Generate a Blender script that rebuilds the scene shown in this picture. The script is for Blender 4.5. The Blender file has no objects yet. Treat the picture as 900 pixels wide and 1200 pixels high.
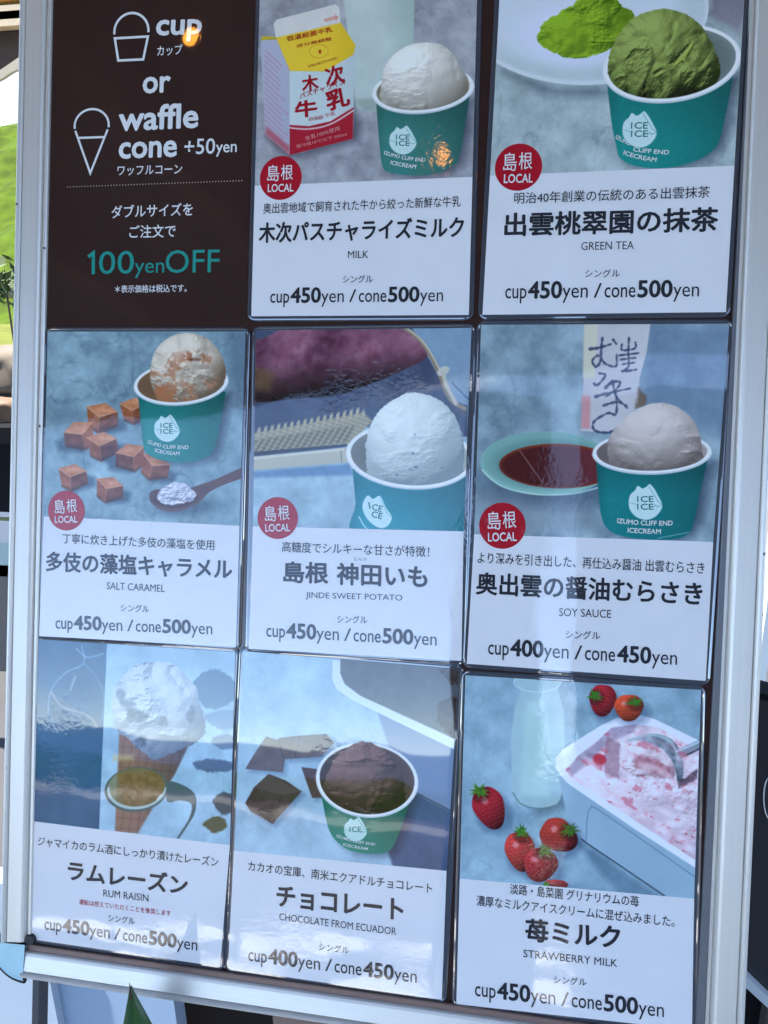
import bpy, bmesh, math, random
import numpy as np
from mathutils import Matrix, Vector

scene = bpy.context.scene
rad = math.radians
random.seed(5)

# ------------------------------------------------------------------ camera
# the sign board is a plane leaning back by LEAN; board coordinates are centimetres on its face
LEAN = rad(17.5)
ORIGIN = Vector((0, 0, 1.42))
MB = Matrix.Translation(ORIGIN) @ Matrix(((1, 0, 0, 0),
                                           (0, math.sin(LEAN), -math.cos(LEAN), 0),
                                           (0, math.cos(LEAN), math.sin(LEAN), 0),
                                           (0, 0, 0, 1)))
R = np.array([[0.9829111168474531, 0.03295803108923377, -0.1811063349648864],
              [-0.037604748524424164, 0.9990442183326219, -0.022283013812664274],
              [0.18019883258808128, 0.02871268017586774, 0.9832110468922789]])
T = np.array([-2.820437852675232, 2.044519750910391, -81.01973786256357])
FOC = 1000.0
cam_data = bpy.data.cameras.new('camera')
cam = bpy.data.objects.new('camera', cam_data)
scene.collection.objects.link(cam)
cp = -R.T @ T / 100.0
Rt = R.T
cam.matrix_world = MB @ Matrix(((Rt[0, 0], Rt[0, 1], Rt[0, 2], cp[0]), (Rt[1, 0], Rt[1, 1], Rt[1, 2], cp[1]),
                                (Rt[2, 0], Rt[2, 1], Rt[2, 2], cp[2]), (0, 0, 0, 1)))
cam_data.sensor_fit = 'VERTICAL'
cam_data.sensor_height = 36.0
cam_data.lens = 36.0 * FOC / 1200.0
cam_data.clip_start = 0.02
cam_data.clip_end = 2000
scene.camera = cam

# ------------------------------------------------------------------ light and exposure
SUN_EL, SUN_ROT = rad(68), rad(-100)
world = bpy.data.worlds.new('World')
scene.world = world
world.use_nodes = True
wn, wl = world.node_tree.nodes, world.node_tree.links
wn.clear()
w_out = wn.new('ShaderNodeOutputWorld')
w_bg = wn.new('ShaderNodeBackground')
w_sky = wn.new('ShaderNodeTexSky')
w_sky.sky_type = 'NISHITA'
w_sky.sun_disc = False
w_sky.sun_elevation = SUN_EL
w_sky.sun_rotation = SUN_ROT
w_sky.air_density = 1.0
w_sky.dust_density = 0.0
w_sky.altitude = 8000
w_sky.ozone_density = 3.0
w_co = wn.new('ShaderNodeTexCoord')
w_map = wn.new('ShaderNodeMapping')
w_map.inputs['Scale'].default_value = (1.4, 1.4, 4.5)
w_noise = wn.new('ShaderNodeTexNoise')
w_noise.inputs['Scale'].default_value = 2.2
w_noise.inputs['Detail'].default_value = 7
w_noise.inputs['Roughness'].default_value = 0.55
w_ramp = wn.new('ShaderNodeValToRGB')
w_ramp.color_ramp.elements[0].position = 0.6
w_ramp.color_ramp.elements[1].position = 0.85
w_mix = wn.new('ShaderNodeMixRGB')
w_mix.inputs['Color2'].default_value = (6.0, 6.3, 6.8, 1)
wl.new(w_co.outputs['Generated'], w_map.inputs['Vector'])
wl.new(w_map.outputs['Vector'], w_noise.inputs['Vector'])
wl.new(w_noise.outputs['Fac'], w_ramp.inputs['Fac'])
wl.new(w_ramp.outputs['Color'], w_mix.inputs['Fac'])
wl.new(w_sky.outputs['Color'], w_mix.inputs['Color1'])
w_tint = wn.new('ShaderNodeMixRGB')
w_tint.blend_type = 'MULTIPLY'
w_tint.inputs['Fac'].default_value = 1.0
w_tint.inputs['Color2'].default_value = (1.24, 1.05, 0.87, 1)
wl.new(w_mix.outputs['Color'], w_tint.inputs['Color1'])
wl.new(w_tint.outputs['Color'], w_bg.inputs['Color'])
w_bg.inputs['Strength'].default_value = 0.15
wl.new(w_bg.outputs['Background'], w_out.inputs['Surface'])

sun_d = bpy.data.lights.new('sun', 'SUN')
sun_d.energy = 3.0
sun_d.angle = rad(0.5)
sun_d.color = (1.0, 0.95, 0.86)
sun = bpy.data.objects.new('sun', sun_d)
scene.collection.objects.link(sun)
# sky rotation is measured clockwise from +Y
sdir = Vector((math.sin(SUN_ROT) * math.cos(SUN_EL), math.cos(SUN_ROT) * math.cos(SUN_EL), math.sin(SUN_EL)))
sun.rotation_euler = sdir.to_track_quat('Z', 'Y').to_euler()

scene.view_settings.view_transform = 'Standard'
scene.view_settings.look = 'None'
scene.view_settings.gamma = 1.0
scene.view_settings.exposure = 3.04
scene.render.engine = 'CYCLES'
scene.cycles.max_bounces = 8
scene.cycles.use_denoising = True


# ------------------------------------------------------------------ projection helpers
def U(px, py):
    """photo point -> board centimetres"""
    d = np.array([(px - 450) / FOC, -(py - 600) / FOC, -1.0])
    o = -R.T @ T
    D = R.T @ d
    s = -o[2] / D[2]
    return (o + s * D)[:2]


def board_to_px(bx, by):
    p = np.stack([bx, by, np.zeros_like(bx)], -1) @ R.T + T
    z = -p[..., 2]
    return 450 + FOC * p[..., 0] / z, 600 - FOC * p[..., 1] / z


def ray(px, py):
    m = cam.matrix_world.to_3x3()
    return m @ Vector(((px - 450) / FOC, -(py - 600) / FOC, -1.0))


CAMPOS = cam.matrix_world.translation.copy()


def at(px, py, Y):
    """point of the vertical plane y = Y seen at a photo point"""
    d = ray(px, py)
    return CAMPOS + d * ((Y - CAMPOS.y) / d.y)


# ------------------------------------------------------------------ object helpers
def link(name, me, parent=None, mats=()):
    o = bpy.data.objects.new(name, me)
    scene.collection.objects.link(o)
    for m in mats:
        me.materials.append(m)
    if parent:
        o.parent = parent
    return o


def empty(name, mw, label, cat, group=None):
    o = bpy.data.objects.new(name, None)
    o.empty_display_size = 0.05
    scene.collection.objects.link(o)
    o.matrix_world = mw
    o['label'] = label
    o['category'] = cat
    if group:
        o['group'] = group
    return o


def obj(name, bm, mat, parent=None, smooth=False, kind=None, mw=None):
    me = bpy.data.meshes.new(name)
    bm.to_mesh(me)
    bm.free()
    if smooth:
        me.shade_smooth()
    o = link(name, me, parent, [mat])
    if mw is not None:
        o.matrix_world = mw
    if kind:
        o['kind'] = kind
    return o


def add_box(bm, x0, x1, y0, y1, z0, z1):
    vs = [bm.verts.new((x, y, z)) for z in (z0, z1) for y in (y0, y1) for x in (x0, x1)]
    for f in ((0, 2, 3, 1), (4, 5, 7, 6), (0, 1, 5, 4), (2, 6, 7, 3), (0, 4, 6, 2), (1, 3, 7, 5)):
        bm.faces.new([vs[i] for i in f])
    return bm


def box_bm(x0, x1, y0, y1, z0, z1, bev=0.0):
    bm = bmesh.new()
    add_box(bm, x0, x1, y0, y1, z0, z1)
    if bev:
        bmesh.ops.bevel(bm, geom=bm.edges[:], offset=bev, segments=2, affect='EDGES')
    return bm


def tube_bm(pts, r, seg=8, bm=None):
    bm = bm or bmesh.new()
    pts = [Vector(p) for p in pts]
    rings = []
    for i, p in enumerate(pts):
        d = (pts[min(i + 1, len(pts) - 1)] - pts[max(i - 1, 0)]).normalized()
        a = Vector((0, 0, 1)) if abs(d.z) < 0.9 else Vector((1, 0, 0))
        u = d.cross(a).normalized()
        v = d.cross(u)
        rr = r[i] if isinstance(r, (list, tuple)) else r
        rings.append([bm.verts.new(p + rr * (math.cos(k * 2 * math.pi / seg) * u + math.sin(k * 2 * math.pi / seg) * v)) for k in range(seg)])
    for a, b in zip(rings, rings[1:]):
        for k in range(seg):
            bm.faces.new((a[k], a[(k + 1) % seg], b[(k + 1) % seg], b[k]))
    bm.faces.new(rings[0][::-1])
    bm.faces.new(rings[-1])
    return bm


# ------------------------------------------------------------------ materials
def new_mat(name):
    m = bpy.data.materials.new(name)
    m.use_nodes = True
    n = m.node_tree.nodes
    return m, n, m.node_tree.links, n['Principled BSDF']


def plain(name, col, rough=0.6, metal=0.0, var=0.12, scale=6.0, bump=0.0, stretch=(1, 1, 1), spec=0.5):
    m, n, l, b = new_mat(name)
    tc = n.new('ShaderNodeTexCoord')
    mp = n.new('ShaderNodeMapping')
    mp.inputs['Scale'].default_value = stretch
    no = n.new('ShaderNodeTexNoise')
    no.inputs['Scale'].default_value = scale
    no.inputs['Detail'].default_value = 6
    mx = n.new('ShaderNodeMixRGB')
    mx.inputs['Color1'].default_value = (*[c * (1 - var) for c in col], 1)
    mx.inputs['Color2'].default_value = (*[min(1, c * (1 + var)) for c in col], 1)
    l.new(tc.outputs['Object'], mp.inputs['Vector'])
    l.new(mp.outputs['Vector'], no.inputs['Vector'])
    l.new(no.outputs['Fac'], mx.inputs['Fac'])
    l.new(mx.outputs['Color'], b.inputs['Base Color'])
    b.inputs['Roughness'].default_value = rough
    b.inputs['Metallic'].default_value = metal
    b.inputs['Specular IOR Level'].default_value = spec
    if bump:
        bp = n.new('ShaderNodeBump')
        bp.inputs['Strength'].default_value = bump
        bp.inputs['Distance'].default_value = 0.002
        l.new(no.outputs['Fac'], bp.inputs['Height'])
        l.new(bp.outputs['Normal'], b.inputs['Normal'])
    return m


def srgb(r, g, b):
    f = lambda c: (c / 255 / 12.92) if c / 255 <= 0.04045 else ((c / 255 + 0.055) / 1.055) ** 2.4
    return (f(r), f(g), f(b))


# every print lies under the same clear film: its relief is taken from board coordinates so that ink, paper
# and badge of one card mirror the surroundings alike
film = bpy.data.node_groups.new('film_relief', 'ShaderNodeTree')
film.interface.new_socket('Wrinkle', in_out='INPUT', socket_type='NodeSocketFloat')
film.interface.new_socket('Normal', in_out='OUTPUT', socket_type='NodeSocketVector')
fn, fl = film.nodes, film.links
gi, go = fn.new('NodeGroupInput'), fn.new('NodeGroupOutput')
geo = fn.new('ShaderNodeNewGeometry')
n1 = fn.new('ShaderNodeTexNoise'); n1.inputs['Scale'].default_value = 7; n1.inputs['Detail'].default_value = 1.5
n2 = fn.new('ShaderNodeTexNoise'); n2.inputs['Scale'].default_value = 190; n2.inputs['Detail'].default_value = 3; n2.inputs['Distortion'].default_value = 0.8
n3 = fn.new('ShaderNodeTexNoise'); n3.inputs['Scale'].default_value = 9; n3.inputs['Detail'].default_value = 2
mr = fn.new('ShaderNodeMapRange'); mr.inputs['From Min'].default_value = 0.49; mr.inputs['From Max'].default_value = 0.68
for nn in (n1, n2, n3):
    fl.new(geo.outputs['Position'], nn.inputs['Vector'])
fl.new(n3.outputs['Fac'], mr.inputs['Value'])
mu = fn.new('ShaderNodeMath'); mu.operation = 'MULTIPLY'
fl.new(mr.outputs['Result'], mu.inputs[0]); fl.new(n2.outputs['Fac'], mu.inputs[1])
mu2 = fn.new('ShaderNodeMath'); mu2.operation = 'MULTIPLY'
fl.new(mu.outputs[0], mu2.inputs[0]); fl.new(gi.outputs['Wrinkle'], mu2.inputs[1])
b1 = fn.new('ShaderNodeBump'); b1.inputs['Strength'].default_value = 1; b1.inputs['Distance'].default_value = 0.0011
fl.new(n1.outputs['Fac'], b1.inputs['Height'])
b2 = fn.new('ShaderNodeBump'); b2.inputs['Strength'].default_value = 1; b2.inputs['Distance'].default_value = 0.00032
fl.new(mu2.outputs[0], b2.inputs['Height']); fl.new(b1.outputs['Normal'], b2.inputs['Normal'])
fl.new(b2.outputs['Normal'], go.inputs['Normal'])

COAT_IOR = 1.57


def film_on(m, n, l, b, wrinkle):
    g = n.new('ShaderNodeGroup')
    g.node_tree = film
    g.inputs['Wrinkle'].default_value = wrinkle
    b.inputs['Roughness'].default_value = 0.7
    b.inputs['Specular IOR Level'].default_value = 0.1
    b.inputs['Coat Weight'].default_value = 1.0
    b.inputs['Coat IOR'].default_value = COAT_IOR
    b.inputs['Coat Roughness'].default_value = 0.025
    l.new(g.outputs['Normal'], b.inputs['Coat Normal'])


_ink = {}


def ink(name, col, wrinkle=0.5):
    k = (name, wrinkle)
    if k not in _ink:
        m, n, l, b = new_mat(name)
        no = n.new('ShaderNodeTexNoise')
        no.inputs['Scale'].default_value = 30
        ge = n.new('ShaderNodeNewGeometry')
        l.new(ge.outputs['Position'], no.inputs['Vector'])
        mx = n.new('ShaderNodeMixRGB')
        mx.inputs['Color1'].default_value = (*[c * 0.96 for c in col], 1)
        mx.inputs['Color2'].default_value = (*[min(1, c * 1.04) for c in col], 1)
        l.new(no.outputs['Fac'], mx.inputs['Fac'])
        l.new(mx.outputs['Color'], b.inputs['Base Color'])
        film_on(m, n, l, b, wrinkle)
        _ink[k] = m
    return _ink[k]


C_DARK = srgb(46, 47, 54)
C_WHITE = (0.80, 0.80, 0.80)
C_PAPER = (0.80, 0.79, 0.80)
C_RED = srgb(178, 22, 40)
C_TEAL = srgb(40, 150, 135)
C_BOARD = srgb(55, 35, 31)


# ------------------------------------------------------------------ flat lettering (font outlines laid on the board plane)
def lettering(name, s, pl, pr, h, z, mat, parent, bold=0.0, mode='c', bend=0.0, origin=(0, 0), narrow=False):
    """pl, pr: photo points of the line's two ends; mode c: through the middle of the ink, b: on the baseline; h: ink height
    (for b: height of the digits) in photo pixels"""
    c = bpy.data.curves.new('font_outline', 'FONT')
    c.body = s
    c.offset = bold if (bold < .015 and max(map(ord, s)) < 256) else 0.0
    c.resolution_u = 3
    o = bpy.data.objects.new('font_outline', c)
    scene.collection.objects.link(o)
    bpy.context.view_layer.update()
    dg = bpy.context.evaluated_depsgraph_get()
    me = bpy.data.meshes.new_from_object(o.evaluated_get(dg))
    bpy.data.objects.remove(o)
    bpy.data.curves.remove(c)
    n = len(me.vertices)
    co = np.empty(n * 3)
    me.vertices.foreach_get('co', co)
    co = co.reshape(-1, 3)
    x0, x1, y0, y1 = co[:, 0].min(), co[:, 0].max(), co[:, 1].min(), co[:, 1].max()
    A, B = np.array(U(*pl)), np.array(U(*pr))
    L = np.linalg.norm(B - A)
    ux = (B - A) / L
    uy = np.array([-ux[1], ux[0]])
    mid = ((pl[0] + pr[0]) / 2, (pl[1] + pr[1]) / 2)
    cmpx = np.linalg.norm(np.array(U(mid[0], mid[1] - 5)) - np.array(U(mid[0], mid[1] + 5))) / 10
    u = (co[:, 0] - x0) / (x1 - x0)
    if mode == 'c':
        v = ((co[:, 1] - y0) / (y1 - y0) - 0.5) * h * cmpx
    else:
        v = co[:, 1] / 0.70 * h * cmpx
    v = v - bend * cmpx * (1 - (2 * u - 1) ** 2)
    P = A + np.outer(u * L, ux) + np.outer(v, uy)
    if bold >= .015 or (bold > 0 and max(map(ord, s)) > 255):
        # heavy weight: the outlines are laid over one another a hair apart
        em = L / (x1 - x0)
        base_polys = [list(p.vertices) for p in me.polygons]
        PS, FS, ZS = [], [], []
        m_ = 8 if bold > .018 else 4
        for k in range(m_ + 1):
            a = k * 2 * math.pi / m_
            d = np.array([0, 0]) if k == m_ else np.array([math.cos(a), math.sin(a)]) * bold * em
            PS.append(P + d); ZS.append(np.full(n, z + k * 0.000012))
            FS += [[i + k * n for i in f] for f in base_polys]
        P = np.concatenate(PS)
        bpy.data.meshes.remove(me)
        me = bpy.data.meshes.new(name)
        full = np.zeros((len(P), 3)); full[:, 2] = np.concatenate(ZS)
        me.from_pydata(full.tolist(), [], FS)
        z = full[:, 2]
        n = len(P)
    out = np.empty((n, 3))
    out[:, 0] = (P[:, 0] - origin[0]) / 100
    out[:, 1] = (P[:, 1] - origin[1]) / 100
    out[:, 2] = z
    me.vertices.foreach_set('co', out.ravel())
    me.materials.clear()
    me.name = name
    ob = link(name, me, parent, [mat])
    return ob


def stroke(name, pts, w, z, mat, parent, origin=(0, 0), closed=False):
    """a drawn line of constant width through photo points, lying on the board"""
    P = [np.array(U(*p)) for p in pts]
    bm = bmesh.new()
    n = len(P)
    hw = w * 0.09 / 2
    rows = []
    for i in range(n):
        a = P[(i - 1) % n] if (closed or i > 0) else P[i]
        b = P[(i + 1) % n] if (closed or i < n - 1) else P[i]
        d1 = (P[i] - a); d2 = (b - P[i])
        l1, l2 = np.linalg.norm(d1), np.linalg.norm(d2)
        d1 = d1 / l1 if l1 > 1e-9 else d2 / l2
        d2 = d2 / l2 if l2 > 1e-9 else d1
        d = d1 + d2
        d /= np.linalg.norm(d)
        k = hw / max(0.35, d @ d1)
        nn = np.array([-d[1], d[0]]) * k
        rows.append([bm.verts.new(((P[i] + s * nn)[0] / 100 - origin[0] / 100, (P[i] + s * nn)[1] / 100 - origin[1] / 100, z)) for s in (-1, 1)])
    m = n if closed else n - 1
    for i in range(m):
        a, b = rows[i], rows[(i + 1) % n]
        bm.faces.new((a[0], b[0], b[1], a[1]))
    return obj(name, bm, mat, parent)


# ------------------------------------------------------------------ the printed photographs, painted as procedural pictures
_lat = np.random.RandomState(11).rand(8, 256, 256)


def vnoise(x, y, k):
    t = _lat[k % 8]
    xi, yi = np.floor(x).astype(int), np.floor(y).astype(int)
    fx, fy = x - xi, y - yi
    fx = fx * fx * (3 - 2 * fx); fy = fy * fy * (3 - 2 * fy)
    xi &= 255; yi &= 255
    x1, y1 = (xi + 1) & 255, (yi + 1) & 255
    return (t[yi, xi] * (1 - fx) + t[yi, x1] * fx) * (1 - fy) + (t[y1, xi] * (1 - fx) + t[y1, x1] * fx) * fy


def spline(pts, n=8, closed=True):
    pts = [np.array(p, float) for p in pts]
    out = []
    m = len(pts)
    for i in range(m if closed else m - 1):
        p0 = pts[(i - 1) % m] if closed or i > 0 else pts[i]
        p1, p2 = pts[i], pts[(i + 1) % m]
        p3 = pts[(i + 2) % m] if closed or i + 2 < m else p2
        for k in range(n):
            t = k / n
            out.append(0.5 * (2 * p1 + (p2 - p0) * t + (2 * p0 - 5 * p1 + 4 * p2 - p3) * t * t + (3 * p1 - p0 - 3 * p2 + p3) * t ** 3))
    if not closed:
        out.append(pts[-1])
    return out


class Pic:
    RES = 2.15

    def __init__(s, quad, x0, y0, zoom):
        # quad: tl tr br bl in board cm
        tl, tr, br, bl = [np.array(q) for q in quad]
        W = int(np.linalg.norm(tr - tl) * 12.3 * s.RES * 0.9)
        H = int(np.linalg.norm(bl - tl) * 12.3 * s.RES * 0.9)
        u, v = np.meshgrid((np.arange(W) + .5) / W, (np.arange(H) + .5) / H)
        P = ((1 - v)[..., None] * ((1 - u)[..., None] * tl + u[..., None] * tr) + v[..., None] * ((1 - u)[..., None] * bl + u[..., None] * br))
        X, Y = board_to_px(P[..., 0], P[..., 1])
        s.X, s.Y = (X - x0) * zoom, (Y - y0) * zoom
        s.x0, s.y0, s.z = x0, y0, zoom
        s.W, s.H = W, H
        s.img = np.zeros((H, W, 3))

    def px(s, x, y):
        return (s.x0 + x / s.z, s.y0 + y / s.z)

    def noise(s, scale, k=0, octv=4, sx=1.0, sy=1.0, rot=0.0, gain=0.5):
        c, sn = math.cos(rot), math.sin(rot)
        x, y = (s.X * c + s.Y * sn) * sx / scale + 37.3 * k + 50, (-s.X * sn + s.Y * c) * sy / scale + 91.7 * k + 50
        r = 0; a = 1; t = 0
        for i in range(octv):
            r = r + a * vnoise(x + i * 17.1, y + i * 5.3, k + i); t += a
            x, y = x * 2.03, y * 2.03; a *= gain
        return r / t

    def mix(s, m, col, a=1.0):
        m = np.clip(m * a, 0, 1)[..., None]
        s.img = s.img * (1 - m) + np.array(col) * m if not isinstance(col, np.ndarray) or col.ndim == 1 else s.img * (1 - m) + col * m

    def mul(s, m, f):
        m = np.clip(m, 0, 1)[..., None]
        s.img = s.img * (1 - m * (1 - np.array(f)))

    def ell(s, cx, cy, rx, ry, rot=0, soft=2.0):
        a = math.radians(rot)
        dx, dy = s.X - cx, s.Y - cy
        p, q = (dx * math.cos(a) + dy * math.sin(a)) / rx, (-dx * math.sin(a) + dy * math.cos(a)) / ry
        r = np.sqrt(p * p + q * q)
        return np.clip((1 - r) * min(rx, ry) / soft + .5, 0, 1)

    def poly(s, pts, soft=2.0, smooth=0, jag=0):
        if smooth:
            pts = spline(pts, smooth)
        pts = np.array(pts, float)
        pad = soft + 3 + jag
        inb = (s.X > pts[:, 0].min() - pad) & (s.X < pts[:, 0].max() + pad) & (s.Y > pts[:, 1].min() - pad) & (s.Y < pts[:, 1].max() + pad)
        out = np.zeros_like(s.X)
        if not inb.any():
            return out
        x, y = s.X[inb], s.Y[inb]
        if jag:
            j = s.noise(jag * 2.5, 3, 3)[inb]; j2 = s.noise(jag * 2.5, 5, 3)[inb]
            x = x + (j - .5) * jag * 2; y = y + (j2 - .5) * jag * 2
        dist = np.full(x.shape, 1e9); sign = np.zeros(x.shape, bool)
        for i in range(len(pts)):
            ax, ay = pts[i]; bx, by = pts[(i + 1) % len(pts)]
            ex, ey = bx - ax, by - ay
            L = ex * ex + ey * ey
            if L < 1e-9: continue
            t = np.clip(((x - ax) * ex + (y - ay) * ey) / L, 0, 1)
            dist = np.minimum(dist, (x - ax - t * ex) ** 2 + (y - ay - t * ey) ** 2)
            if by != ay:
                sign ^= ((ay > y) != (by > y)) & (x < ex * (y - ay) / (by - ay) + ax)
        d = np.sqrt(dist) * np.where(sign, 1, -1)
        out[inb] = np.clip(d / soft + .5, 0, 1)
        return out

    def line(s, pts, w, soft=1.5):
        out = np.zeros_like(s.X)
        pts = np.array(pts, float)
        for i in range(len(pts) - 1):
            ax, ay = pts[i]; ex, ey = pts[i + 1] - pts[i]
            L = ex * ex + ey * ey + 1e-9
            t = np.clip(((s.X - ax) * ex + (s.Y - ay) * ey) / L, 0, 1)
            d = np.sqrt((s.X - ax - t * ex) ** 2 + (s.Y - ay - t * ey) ** 2)
            out = np.maximum(out, np.clip((w / 2 - d) / soft + .5, 0, 1))
        return out

    def brush(s, pts, w0, w1, col, a=.85):
        P_ = spline(pts, 10, False)
        n = len(P_)
        m = np.zeros_like(s.X)
        for i in range(n - 1):
            t = i / n
            w = w0 + (w1 - w0) * t + 2.2 * math.sin(i * 1.1)
            m = np.maximum(m, s.line([P_[i], P_[i + 1]], w, 2.5))
        dry = np.clip(.55 + s.noise(12, 3, 3, sx=.5) * .9, 0, 1)
        s.mix(m * dry, col, a)

    def slab(s, base, k=0, contrast=26, veins=14):
        """mottled stone table top"""
        n = s.noise(190, k, 5, gain=.6); n2 = s.noise(60, k + 1, 5, gain=.52); v = np.abs(s.noise(150, k + 2, 5) - .5)
        v2 = np.abs(s.noise(70, k + 5, 4) - .5)
        fine = s.noise(7, k + 3, 3)
        val = (n - .5) * contrast * 2.2 + (n2 - .5) * contrast * 2.2 - np.clip(1 - v * 24, 0, 1) * veins * 1.3 * s.noise(80, k + 4, 2) + np.clip(1 - v2 * 18, 0, 1) * veins * .45 * s.noise(60, k + 6, 2) + (fine - .5) * 10
        s.img = np.array(base, float) + 10 + val[..., None] * np.array([1.0, 1.0, 0.94])

    def ball(s, cx, cy, rx, ry, col, dark, mask, k=0, rough=1.0, grain=14, light=(-.45, -.6, .66), creases=(), rot=0):
        """a scoop: lit round body with torn, scraped surface"""
        p, q = (s.X - cx) / rx, (s.Y - cy) / ry
        z = np.sqrt(np.clip(1 - p * p - q * q, 0.02, 1))
        rid = 1 - np.abs(s.noise(grain * 6, k + 2, 4, sx=.6, sy=1.5, rot=rot) - .5) * 2
        sel = np.clip((s.noise(grain * 8, k + 3, 2) - .47) * 6, 0, 1)
        h = s.noise(grain * 7, k, 3) * 60 + sel * (rid ** 3 * 30 + s.noise(grain * 1.3, k + 1, 4, gain=.7) * 20) + s.noise(grain * .6, k + 4, 2) * 2.5
        for (pts, w, dpt) in creases:
            wob = s.noise(30, k + 5, 2)
            h = h - s.line(pts, w * 1.6, w * 2.2) * dpt * np.clip(wob * 2 - .5, 0, 1)
        gy, gx = np.gradient(h)
        gx, gy = gx * rough * .20, gy * rough * .20
        nx, ny = p - gx, q - gy
        L = np.sqrt(nx * nx + ny * ny + z * z)
        lam = (nx * light[0] + ny * light[1] + z * light[2]) / L
        lam = np.clip(.34 + .74 * lam, 0, 1.1) * (1 - .22 * sel * np.clip(.55 - rid, 0, 1) * 2)
        edge = np.clip(1 - (p * p + q * q), 0, 1)
        lam = lam * (.90 + .10 * np.sqrt(edge))
        c = np.array(dark) + (np.array(col, float) - np.array(dark)) * lam[..., None]
        s.mix(mask, c)

    def cup(s, rim, body, band, col=(20, 125, 118), inner=(165, 170, 162), scoop=None, edge=16, rimcol=(226, 226, 222)):
        cx, cy, rx, ry, rot = rim
        m = s.poly([(p[0] + 22, p[1] + 10) for p in body], soft=46)
        s.mul(m, (.52, .56, .62))
        m = s.poly(spline(body, 5, False), soft=2.5)
        u = np.clip((s.X - (cx - rx)) / (2 * rx), 0, 1)
        sh = 1.04 - .30 * u ** 2 - .20 * np.clip((.14 - u) / .14, 0, 1)
        v = np.clip((s.Y - cy - ry * .8) / (ry * 1.2), 0, 1)
        sh = sh * (.86 + .14 * v)
        s.mix(m, np.array(col, float) * sh[..., None] + (s.noise(14, 2, 2)[..., None] - .5) * 6)
        o_ = s.ell(cx, cy, rx, ry, rot)
        i_ = s.ell(cx, cy - edge * .1, rx - edge, ry - edge * .82, rot)
        s.mix(o_, rimcol)
        uu = np.clip((s.X - cx) / rx, -1, 1)
        ic = np.array(inner, float) * (0.86 + .22 * uu)[..., None]
        s.mix(i_, ic)
        lo = s.Y > cy - (s.X - cx) * math.tan(math.radians(-rot))
        if scoop:
            raw = scoop()
            jx, jy = (s.noise(22, 4, 3) - .5) * 16, (s.noise(22, 6, 3) - .5) * 16
            X0, Y0 = s.X, s.Y
            s.X, s.Y = X0 + jx, Y0 + jy
            raw = np.maximum(raw, scoop() * (Y0 > cy - ry * .9))
            s.X, s.Y = X0, Y0
            s.mul(s.ell(cx + 8, cy + 6, rx - edge, ry - edge, rot, 40) * i_, (.80, .80, .80))
            mask = raw * np.where(lo, i_, 1)
            band(mask)
        s.mix(np.clip(o_ - i_, 0, 1) * lo, (232, 231, 228))
        s.mul(np.clip(s.ell(cx, cy, rx - 1, ry - 1, rot, 3) - s.ell(cx, cy - 4, rx - 1, ry - 1, rot, 5), 0, 1) * lo, (.80, .82, .84))

    def emblem(s, cx, cy, r, col=(196, 219, 214), line=(30, 120, 115)):
        pts = [(-1, .1), (-.92, -.42), (-.62, -.72), (-.45, -.98), (-.18, -.82), (.08, -.95), (.28, -1.08), (.58, -.72), (.8, -.3), (1.0, .12), (.9, .5), (.55, .88), (.05, 1.05), (-.5, .9), (-.88, .52)]
        s.mix(s.poly([(cx + a * r, cy + b * r) for a, b in pts], 2, 3), col)
        s.mix(s.line([(cx + .2 * r, cy - .95 * r), (cx + .75 * r, cy - .05 * r), (cx + .98 * r, cy + .1 * r)], 2.2), line, .6)
        s.mix(s.line([(cx - .95 * r, cy + .02 * r), (cx - .5 * r, cy + .12 * r)], 1.8), line, .5)
        s.mix(s.line([(cx + .45 * r, cy + .3 * r), (cx + .6 * r, cy + .15 * r), (cx + .7 * r, cy + .28 * r), (cx + r, cy + .14 * r)], 2.2), line, .6)

    def image(s, name):
        im = bpy.data.images.new(name, s.W, s.H)
        a = np.ones((s.H, s.W, 4), np.float32)
        rng = np.random.RandomState(3)
        a[..., :3] = np.clip(s.img[::-1] * 1.07 + 3 + rng.randn(s.H, s.W, 1) * 1.6, 0, 255) / 255
        im.pixels.foreach_set(a.ravel())
        im.update()
        im.pack()
        return im


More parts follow.
